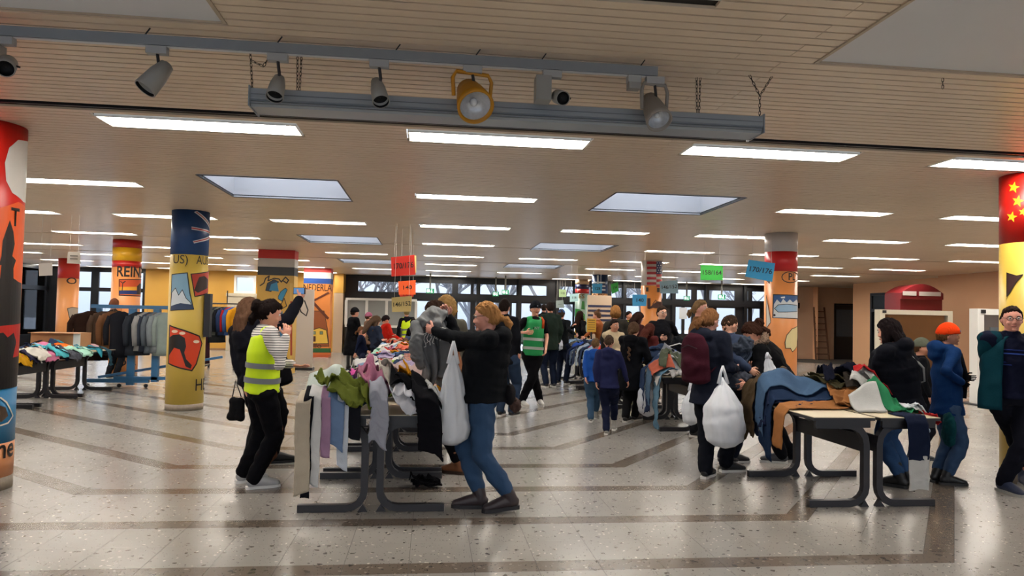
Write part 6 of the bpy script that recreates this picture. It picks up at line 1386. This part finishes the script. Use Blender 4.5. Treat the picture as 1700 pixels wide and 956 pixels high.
# people at the far left end of the middle line
lc=A('person in long black coat with patterned sleeve and beanie',583,19.0,1.72,60,head=(589,519),feet=[(577,609,0),(588,606,0)],hands=((606,560,18.8),(604,558,19.2)),lod=2,top='111216',hem=.48,coatw=1.15,legs='121215',shoe='131315',sole='222222',hat=('beanie','0f1014'),hair=('short','33241c'))
A('girl in navy jumper with tied-back hair by the long black coat',601,15.6,1.25,80,head=(600,549),feet=[(598,632,0),(606,630,0)],hands=((612,585,15.5),(585,600,15.2)),lod=2,top='141a30',hem=.05,legs='2a2f45',shoe='222222',hair=('tied','7a5236'),hn=1.1,turn=30)
A('woman in navy and grey hooded top with long brown hair bending over the heap',625,15.2,1.68,60,head=(623,534),hands=((650,577,14.6),(648,580,15.0)),lod=2,top='2b3244',hem=.08,legs='1a1c28',hair=('long','5b4636'),hood=True,nod=35)
A('person in pink hat behind the grey hood',612,20.5,1.62,60,head=(612,526),lod=3,top='7d6250',hem=.2,hair=('short','4a3022'),hat=('beanie','a8647e'))
A('person in bright red jacket bending over the heap',647,18.0,1.62,60,head=(640,531),lod=2,top='c22418',hem=.05,hair=('short','22181a'),nod=30,hands=((660,563,17.5),(664,563,17.7)))
A('person in yellow hi-vis vest beside the pale display case',676,21.0,1.68,-10,head=(675,519),lod=2,top='15161c',vest=('c8e61a','6f7378'),hair=('short','8a7a4e'))
A('dark-haired child in black bending over the far end of the heap',690,18.15,1.40,40,head=(686,535),lod=2,top='131419',hem=.05,hair=('short','1d1615'),nod=20,hn=1.05)
A('dark-haired person half hidden behind the near woman\'s hood',843,11.0,1.70,30,head=(838,510),feet=None,lod=2,top='17181d',hem=.12,legs='2c3a50',hair=('short','241a17'))
A('person with reddish-brown hair standing behind the blue rack',188,16.5,1.60,20,head=(190,505),lod=3,top='2b2420',hem=.1,hair=('bob','6b3f2c'))
A('person in dark clothes holding a rucksack behind the hangers at the far right table',905,21.0,1.74,0,head=(903,512),lod=3,top='181a1c',hem=.12,hair=('short','2a211d'))
# ------------------------------------------------------------------ what they hold and wear
# teal jacket worn open over the jumper
def open_jacket(w,col,hem=.16):
    P,d,rx,fw,s,sp=w['P'],w['d'],w['rx'],w['fw'],w['s'],w['sp']; nu,nv=44,26; G=[]
    for i in range(nu):
        t=radians(-142+284*i/(nu-1))+0; row=[]
        for j in range(nv):
            v=j/(nv-1); q=-hem+(.93+hem)*v; c=P+ (sp*q if q>0 else Vector((0,0,q*s*1.0)))
            R=np.interp(q,[-.2,0,.3,.56,.86,.93],[.27,.262,.25,.25,.195,.10])*s; Rd=np.interp(q,[-.2,0,.3,.56,.86,.93],[.22,.21,.19,.19,.14,.10])*s
            o=rx*sin(t)*R-fw*cos(t)*Rd
            row.append(tuple(c+o))
        G.append(row)
    G=np.array(G); G+= .008*fnoise(G,9,3)[...,None]*np.array([1,1,0]); MB().grid(G,.012).build('open_jacket',cloth(col),w['ob'],True)
    mb=MB()
    for q in (0,1): cap(mb,[w['sh'][q]-rx*(.05*(-1 if q==0 else 1)),w['sh'][q],w['el'][q],w['hd'][q]-(w['hd'][q]-w['el'][q]).normalized()*.02],[.092*s,.090*s,.074*s,.055*s],12)
    n_,V=remesh(mb,.012,3); N=normals(n_,V); V=V+N*(.009*fnoise(V,10,5)+.004*fnoise(V,24,5))[:,None]; link('jacket_sleeves',finish(n_,V,[cloth(col)]),w['ob'])
    mb=MB(); c_=P+sp*.93
    for q in (-1,1): cap(mb,[c_-fw*.06*s+rx*q*.03*s,c_+rx*q*.09*s,c_+rx*q*.10*s+fw*.07*s-d*.07*s],[.03*s,.035*s,.024*s],8)
    n_,V=remesh(mb,.012,2); link('jacket_collar',finish(n_,V,[cloth(col)]),w['ob'])
open_jacket(mr,'0c3642')
P,d,rx,fw,s=mr['P'],mr['d'],mr['rx'],mr['fw'],mr['s']
for q,c_ in ((.70,'27356e'),(.64,'3f57a8'),(.50,'27356e'),(.46,'27356e')):
    c0=P+mr['sp']*q; G=[]
    for i in range(18):
        t=-1.0+2.0*i/17; R1,R2=(.172+.012)*s*1.1,(.125+.016)*s*1.1; G.append([tuple(c0+rx*sin(t)*R1+fw*cos(t)*R2-d*.006*s),tuple(c0+rx*sin(t)*R1+fw*cos(t)*R2+d*.006*s)])
    MB().grid(np.array(G),.003).build('jumper_stripe',cloth(c_),mr['ob'],True)
# orange beanie badge, zips
# grey hoodie held up
def hanging(label, tl, tr, ln, col, seed, w0, w1, sleeves=True, cat='jumper', print_=False):
    tl,tr=Vector(tl),Vector(tr); e=(tr-tl); c=(tl+tr)/2; ex=e.normalized(); ex.z=0; ex.normalize(); ey=Vector((-ex.y,ex.x,0)); nu,nv=34,44
    t=thing('grey_hoodie' if sleeves else 'garment',label,cat,tuple(c)); G=[]
    for i in range(nu):
        u=i/(nu-1)-.5; row=[]
        for j in range(nv):
            v=j/(nv-1); wd=np.interp(v,[0,.15,.5,1],[w0,w0*1.15,(w0+w1)*.55,w1]); z=(e.z*u)*(1-v)-ln*v+ -.03*cos(u*pi)*(1-v)
            f=.035*sin(u*16+seed)*np.clip(v*2,0,1)+.02*sin(u*31+v*3); p=ex*(u*wd+.02*sin(v*5+seed))+ey*(f)+Vector((0,0,z)); row.append(tuple(p))
        G.append(row)
    G=np.array(G); G+=.010*np.stack([fnoise(G,12,seed),fnoise(G,12,seed+1),0*G[...,0]],-1)
    MB().grid(G,.008).build('hoodie_body',cloth(col),t,True)
    if sleeves:
        for q,(dx,l_) in enumerate(((-.5,.52),(.46,.45))):
            p0=ex*(dx*w0)+Vector((0,0,e.z*dx-.04)); mb=MB(); mb.tube([p0-ex*dx*.1,p0+Vector((0,0,-.12))+ex*dx*.06-ey*.05,p0+Vector((0,0,-l_*.5))+ex*dx*.14-ey*.06,p0+Vector((0,0,-l_))+ex*dx*.08-ey*.05],[.06,.062,.050,.036],10)
            n_,V=remesh(mb,.010,2); N=normals(n_,V); V=V+N*(.010*fnoise(V*np.array([1,1,2]),16,q+seed))[:,None]; link('sleeve',finish(n_,V,[cloth(col)]),t)
        mb=MB(); mb.ball((0,0,-.02)+0*Vector(),(w0*.36,.08,.085),16,12); mb.tube([ex*-.1+Vector((0,0,-.07)),ex*.0-ey*.09+Vector((0,0,-.12)),ex*.1+Vector((0,0,-.07))],.03,8); n_,V=remesh(mb,.010,2); N=normals(n_,V); V=V+N*(.014*fnoise(V,14,seed))[:,None]; link('hood',finish(n_,V,[cloth(col)]),t)
    return t,ex,ey
# ------------------------------------------------------------------ held and worn things
def prop(w,name,label,cat,p):       # an Empty at p (person space) turned with the person
    t=thing(name,label,cat,tuple(w['toW'](p)),-w['a']); return t
def hanging(name,label,cat,tl,tr,ln,col,seed,w0,w1):
    tl,tr=Vector(tl),Vector(tr); e=tr-tl; c=(tl+tr)/2; ex=Vector((e.x,e.y,0)).normalized(); ey=Vector((-ex.y,ex.x,0)); nu,nv=36,46
    t=thing(name,label,cat,tuple(c)); G=[]
    for i in range(nu):
        u=i/(nu-1)-.5; row=[]
        for j in range(nv):
            v=j/(nv-1); wd=np.interp(v,[0,.2,.5,1],[w0,w0*1.1,(w0+w1)*.55,w1]); z=e.z*u*(1-v)-ln*v*(1+.1*sin(u*9+seed))-.05*cos(u*pi)*(1-v)
            f=.04*sin(u*15+seed+v)*min(1,v*2+.2)+.018*sin(u*33+v*4); row.append(tuple(ex*(u*wd+.025*sin(v*6+seed))+ey*f+Vector((0,0,z))))
        G.append(row)
    G=np.array(G); G=G+.014*np.stack([fnoise(G*np.array([1,1,.6]),14,seed),fnoise(G*np.array([1,1,.6]),14,seed+1),0*G[...,0]],-1)
    MB().grid(G,.008).build('garment_body',cloth(col),t,True); return t,ex,ey,G
def lump(name,balls,col,parent,vox=.011,amp=.012,fs=16,seed=1,smooth=2):
    mb=MB()
    for b in balls:
        if len(b)==2: mb.ball(b[0],b[1],12,9)
        else: cap(mb,b[0],b[1],10)
    n_,V=remesh(mb,vox,smooth); N=normals(n_,V); V=V+N*(amp*fnoise(V*np.array([1,1,.7]),fs,seed)+amp*.4*fnoise(V,fs*2.5,seed+2))[:,None]
    return link(name,finish(n_,V,[cloth(col) if isinstance(col,str) else col]),parent)
tl=onY(692,535,6.02); tr=onY(741,512,6.12)
t,ex,ey,G=hanging('hoodie','grey hooded sweatshirt with white print held up by the near woman','jumper',tl,tr,.60,'7a7c7f',3,.27,.17)
lump('hood',[((0,0,.0),(.10,.06,.075)),(([ex*-.09+Vector((0,0,-.05)),ex*.02-ey*.06+Vector((0,0,-.08)),ex*.10+Vector((0,0,.01))],[.045,.05,.04]),0) if False else ([ex*-.09+Vector((0,0,-.05)),ex*.02-ey*.06+Vector((0,0,-.08)),ex*.10+Vector((0,0,.01))],[.045,.05,.04],0)],'868889',t,amp=.016)
for q,(dx,l_,sg) in enumerate(((-.13,.44,-1),(.10,.50,1))):
    lump('sleeve',[([ex*dx+Vector((0,0,-.10)),ex*(dx*1.25)-ey*.07+Vector((0,0,-l_*.45)),ex*(dx*1.1)-ey*.06+Vector((0,0,-l_*.8)),ex*(dx*.8)-ey*.05+Vector((0,0,-l_))],[.055,.06,.05,.036],0)],'737577',t,amp=.013,seed=q+4)
me=MB(); r=random.Random(5)
for i in range(7):
    x0=-.085+.026*i; P=[ex*(x0+.012*sin(k*1.7+i))-ey*(.075)+Vector((0,0,-.12-.055*k/3+ x0*.4+.018*sin(i*2+k))) for k in range(7)]; me.tube(P,.0032,4)
me.tube([ex*-.10-ey*.078+Vector((0,0,-.16)),ex*.02-ey*.08+Vector((0,0,-.10)),ex*.10-ey*.075+Vector((0,0,-.11))],.003,4)
me.build('white_print',mat('print_white','c9c9c7',.7),t)
# near woman's plastic bag hanging from the forearm
e=nw['toW'](nw['el'][0]*.45+nw['hd'][0]*.55) if False else onY(757,566,5.72)
plastic_bag('white translucent plastic bag hanging from the near woman\'s forearm',onY(753,566,5.66),onY(749,738,5.66)+Vector((0,0,0)),.30,.22,2,'8f9bb0',.2,([0,.06,.2,.5,.8,1],[.35,.85,1,.72,.42,.06]))
# her shoulder bag and strap
t=prop(nw,'shoulder_bag','dark shoulder bag with brown fur pompom behind the near woman','bag',nw['P']+Vector((0,-.22,.0)))
lump('bag_body',[((0,0,0),(.10,.05,.09))],'1c1a1d',t,amp=.004); 
P=nw['P']+Vector((0,-.22,0)); MB().tube([x-P for x in (P+Vector((-.05,0,.08)),nw['P']+nw['sp']*.5-nw['fw']*.175,nw['sh'][0]+nw['d']*.07,)],.010,6,ref=(1,0,0),ry=.004).build('strap',M_black,t,True)
o=lump('fur_pompom',[((0.02,-.05,-.09),(.05,.05,.055))],mat('fur_dark','3b2620',.9,0,.4,60),t,amp=.014,fs=60)
# boots' fleece cuffs
for q in (0,1):
    A_=bc['ank'][q]; MB().tube([A_+Vector((0,0,.11)),A_+Vector((0,0,.13)),A_+Vector((0,0,.20)),A_+Vector((0,0,.21))],[.058,.074,.074,.060],16).build('fleece_cuff',mat('fleece','c9c2b6',.9,0,.1,40,.5,80),bc['ob'],True)
# phone in the raised hand
p=ph['hd'][1]; t=prop(ph,'phone','dark phone held up in a case with a hanging strap','phone',p+Vector((-.02,.02,.09)))
MB().box(-.075,-.006,-.035,.075,.006,.035).build('phone_case',M_black,t); MB().box(-.068,-.008,-.030,.068,-.0061,.030).build('screen',mat('screen_blue','4a6f9a',.1,emit=.4),t)
MB().tube([(0.0,0,-.04),(-.02,0,-.12),(.03,0,-.22),(.10,0,-.26),(.12,0,-.20),(.07,0,-.10)],.007,6).build('wrist_strap',M_black,t,True)
backpack(ph,'121216','black rucksack hanging beside the photographer\'s hip',off=(.30,-.02,.02),sc=.8,straps=False)
t=prop(ph,'hand_bag','small black bag hanging at the left of the hi-vis vest wearer','bag',Vector((-.18,-.10,.58))); lump('bag_body',[([(-.06,0,-.08),(.06,0,-.08),(.05,0,.07),(-.05,0,.07)],[.05,.05,.045,.045],0),((0,0,0),(.09,.05,.11))],'141416',t,amp=.004); MB().tube([(-.06,0,.10),(-.02,0,.28),(.06,0,.12)],.006,6).build('strap',M_black,t,True)
# vest wearer: printed nothing; brown scarf end hanging in front
t,_,_,_=hanging('scarf','long brown scarf hanging beside the hi-vis vest wearer\'s legs','scarf',onY(448,650,6.75),onY(462,650,6.72),.60,'6b4a38',5,.08,.09)
# backpack woman
backpack(bw,'3b1622','burgundy backpack worn by the woman in the dark navy jacket',off=(0,-.22,.52),sc=1.15)
plastic_bag('big white translucent plastic bag bulging beside the woman with the burgundy backpack',onY(1200,607,6.62),onY(1203,744,6.62),.40,.34,5,'7d8aa0',.1)
t,_,_,_=hanging('garment','crumpled blue-grey garment held up by the young person in glasses','garment',onY(1224,572,7.05),onY(1240,580,7.05),.22,'3a4354',7,.16,.12); lump('bunched_cloth',[((0,0,.0),(.12,.07,.07)),((.03,0,.06),(.08,.06,.05))],'3f4653',t,amp=.025,fs=22)
lp=onY(1212,637,7.0); t=thing('sweatshirt','grey and red sweatshirt bunched over the young person\'s arm','jumper',tuple(lp)); lump('garment_body',[((0,0,0),(.17,.10,.07)),((.12,0,.05),(.10,.08,.06)),((-.08,0,.08),(.08,.07,.07))],'454954',t,amp=.025,fs=14)
plastic_bag('small white carrier bag in front of the black fur-hooded coat',onY(1274,585,6.96),onY(1283,628,6.96)-Vector((0,0,0.02)),.17,.06,9,'b9bdc6',.1,([0,.2,.6,1],[.9,1,.7,.15]))
# bags near the jeans tables
plastic_bag('translucent bag on the floor line under the jeans table beside the braid',onY(1075,612,10.2),onY(1075,694,10.2)+Vector((0,0,.02)),.30,.22,11,'3f6fb0',.1)
plastic_bag('clear plastic bag hanging behind the backpack woman\'s legs',onY(1147,632,8.9),onY(1147,706,8.9),.24,.18,13,'9aa3ad',.1)
plastic_bag('small white bag held by the person in the blue cap',onY(926,552,16.0),onY(927,582,16.0),.22,.14,15,'b0b4ba',.1)
# long dark hair woman: crossbody strap and bag
C=wl['P']; t=prop(wl,'crossbody_bag','black crossbody bag with grey striped strap on the woman in the black puffer','bag',C+Vector((.28,-.06,.02)))
lump('bag_body',[((0,0,-.05),(.07,.06,.13))],'101218',t,amp=.003)
O=C+Vector((.28,-.06,.02)); nbk=wl['P']+wl['sp']*.83-wl['rx']*.05-wl['fw']*.16
for q in (-.012,.012): MB().tube([x-O+Vector((q,0,0)) for x in (nbk,wl['P']+wl['sp']*.5+wl['rx']*.07-wl['fw']*.235,wl['P']+wl['sp']*.22+wl['rx']*.16-wl['fw']*.205,O+Vector((-.01,-.02,.08)))],.007,6).build('strap',mat('strap_silver','8f9296',.35,.3),t,True)
MB().tube([wl['P']+Vector((0,0,-.19)),wl['P']+Vector((0,0,-.10))],[.215,.215],26,ref=(1,0,0),ry=[.175,.175]).build('shirt_hem',cloth('b9bfca'),wl['ob'],True)
# child's teal bag behind orange-hat boy
t=prop(ko,'cloth_bag','dark teal cloth bag hanging behind the boy in the orange beanie','bag',Vector((.22,-.1,.55))); lump('bag_body',[((0,0,0),(.10,.05,.17))],'123f45',t,amp=.01)
# beanie badge, coat pattern
MB().ball(ko['Bp'](.03,.108,.05),(.016,.006,.016),10,7,0,ko['hM']).build('hat_badge',mat('badge_grey','7f828c',.5),ko['ob'],True)
MB().ball(gv['Bp'](.0,.118,.05),(.012,.006,.012),8,6,0,gv['hM']).build('hat_badge',mat('badge_pale','9a9da5',.5),gv['ob'],True)
# black collar guard on the boy in the blue jacket: dark front panel
P_,sp_=ko['P'],ko['sp']; MB().tube([P_+sp_*.1+ko['fw']*.15,P_+sp_*.5+ko['fw']*.165,P_+sp_*.86+ko['fw']*.12],[.055,.07,.05],12,ref=(1,0,0),ry=[.03,.03,.03]).build('dark_front_panel',cloth('10131c'),ko['ob'],True)
# orange straps and red rucksack on the green vest
S=gv['sh'][0]; MB().tube([S+Vector((.05,-.02,.08)),S+Vector((.05,.11,.02)),S+Vector((.06,.125,-.12))],.022,8,ref=(1,0,0),ry=.008).build('orange_strap',cloth('c2552c'),gv['ob'],True)
t=prop(gv,'red_bag','red bag hanging at the side of the green vest','bag',gv['P']+Vector((.30,-.05,.12))); lump('bag_body',[((0,0,0),(.07,.08,.15))],'a8281c',t,amp=.006)
# printed letters on the green vest wearer's black shirt
me=text_mesh('NY',.07,mat('print_grey','8a8d92',.7),.02,0,.09); 
for v in me.vertices: v.co=(v.co.x,v.co.y,v.co.z)
o=link('shirt_print',me,gv['ob']); o.location=gv['P']+gv['sp']*.66+gv['fw']*.175; o.rotation_euler=(0,0,pi)
# dark coats laid over the arm of the man with glasses
hangp=onY(1124,575,12.55); t=thing('jacket_bundle','dark garments on a hanger carried by the man in glasses','garment',tuple(hangp)); lump('garment_body',[((0,0,-.1),(.22,.10,.28)),((.1,0,.05),(.14,.08,.08))],'17191d',t,amp=.03,fs=9); MB().tube([(-.2,-.11,.0),(0,-.12,.06),(.2,-.11,.0)],.010,6).build('hanger',mat('hanger_white','b5b5b5',.4),t)
# patterned sleeve of the long black coat
for i in range(5):
    q=lc['sh'][0]*(1-i*.22)+lc['el'][0]*(i*.22); MB().ball(q+Vector((-.055,-.02,0)),(.02,.035,.035),8,5).build('sleeve_pattern',mat('pattern_white','b9b9b9',.7),lc['ob'],True)
# wall-leaning papers on the far doors
for px,py,c_,lb in ((730,520,'a9a13a','olive notice on the glass left of the near woman\'s hand'),(1134,520,'b5b8bb','white notice between the right door panes'),(884,520,'b7bcc0',None)):
    if lb: p=onY(px,py,YW-.16); t=thing('notice',lb,'notice',tuple(p)); MB().box(-.17,-.004,-.24,.17,.004,.24).build('sheet',mat('sheet_'+c_,c_,.7),t)
p=onY(998,505,19.0); t=thing('info_board','pale banner with dark stripes behind the orange jacket','board',(p.x,19.2,0)); MB().box(-.34,-.03,.05,.34,.03,p.z+.25).build('banner',mat('banner_cream','b3a08a',.6),t)
for i in range(5): MB().box(-.33,-.036,p.z-.08-.13*i,.33,-.031,p.z-.02-.13*i).build('dark_stripe',mat('banner_navy','1e2545',.6),t)
MB().box(-.4,-.2,0,.4,.2,.045).build('foot',M_black,t)
p=onY(982,535,17.9); t=thing('yellow_poster','yellow notice with printed lines on the far jeans table','poster',(p.x,17.9,0)); MB().box(-.12,-.006,p.z-.25,.12,.006,p.z+.10).build('sheet',mat('poster_yellow','cf9e2c',.6),t)
for i in range(5): MB().box(-.09,-.011,p.z+.05-.06*i,.09,-.0065,p.z+.062-.06*i).build('printed_line',M_black,t)
MB().box(-.2,-.15,0,.2,.15,.03).build('foot',M_black,t); MB().box(-.02,-.01,.03,.02,.01,p.z-.251).build('post',M_black,t)
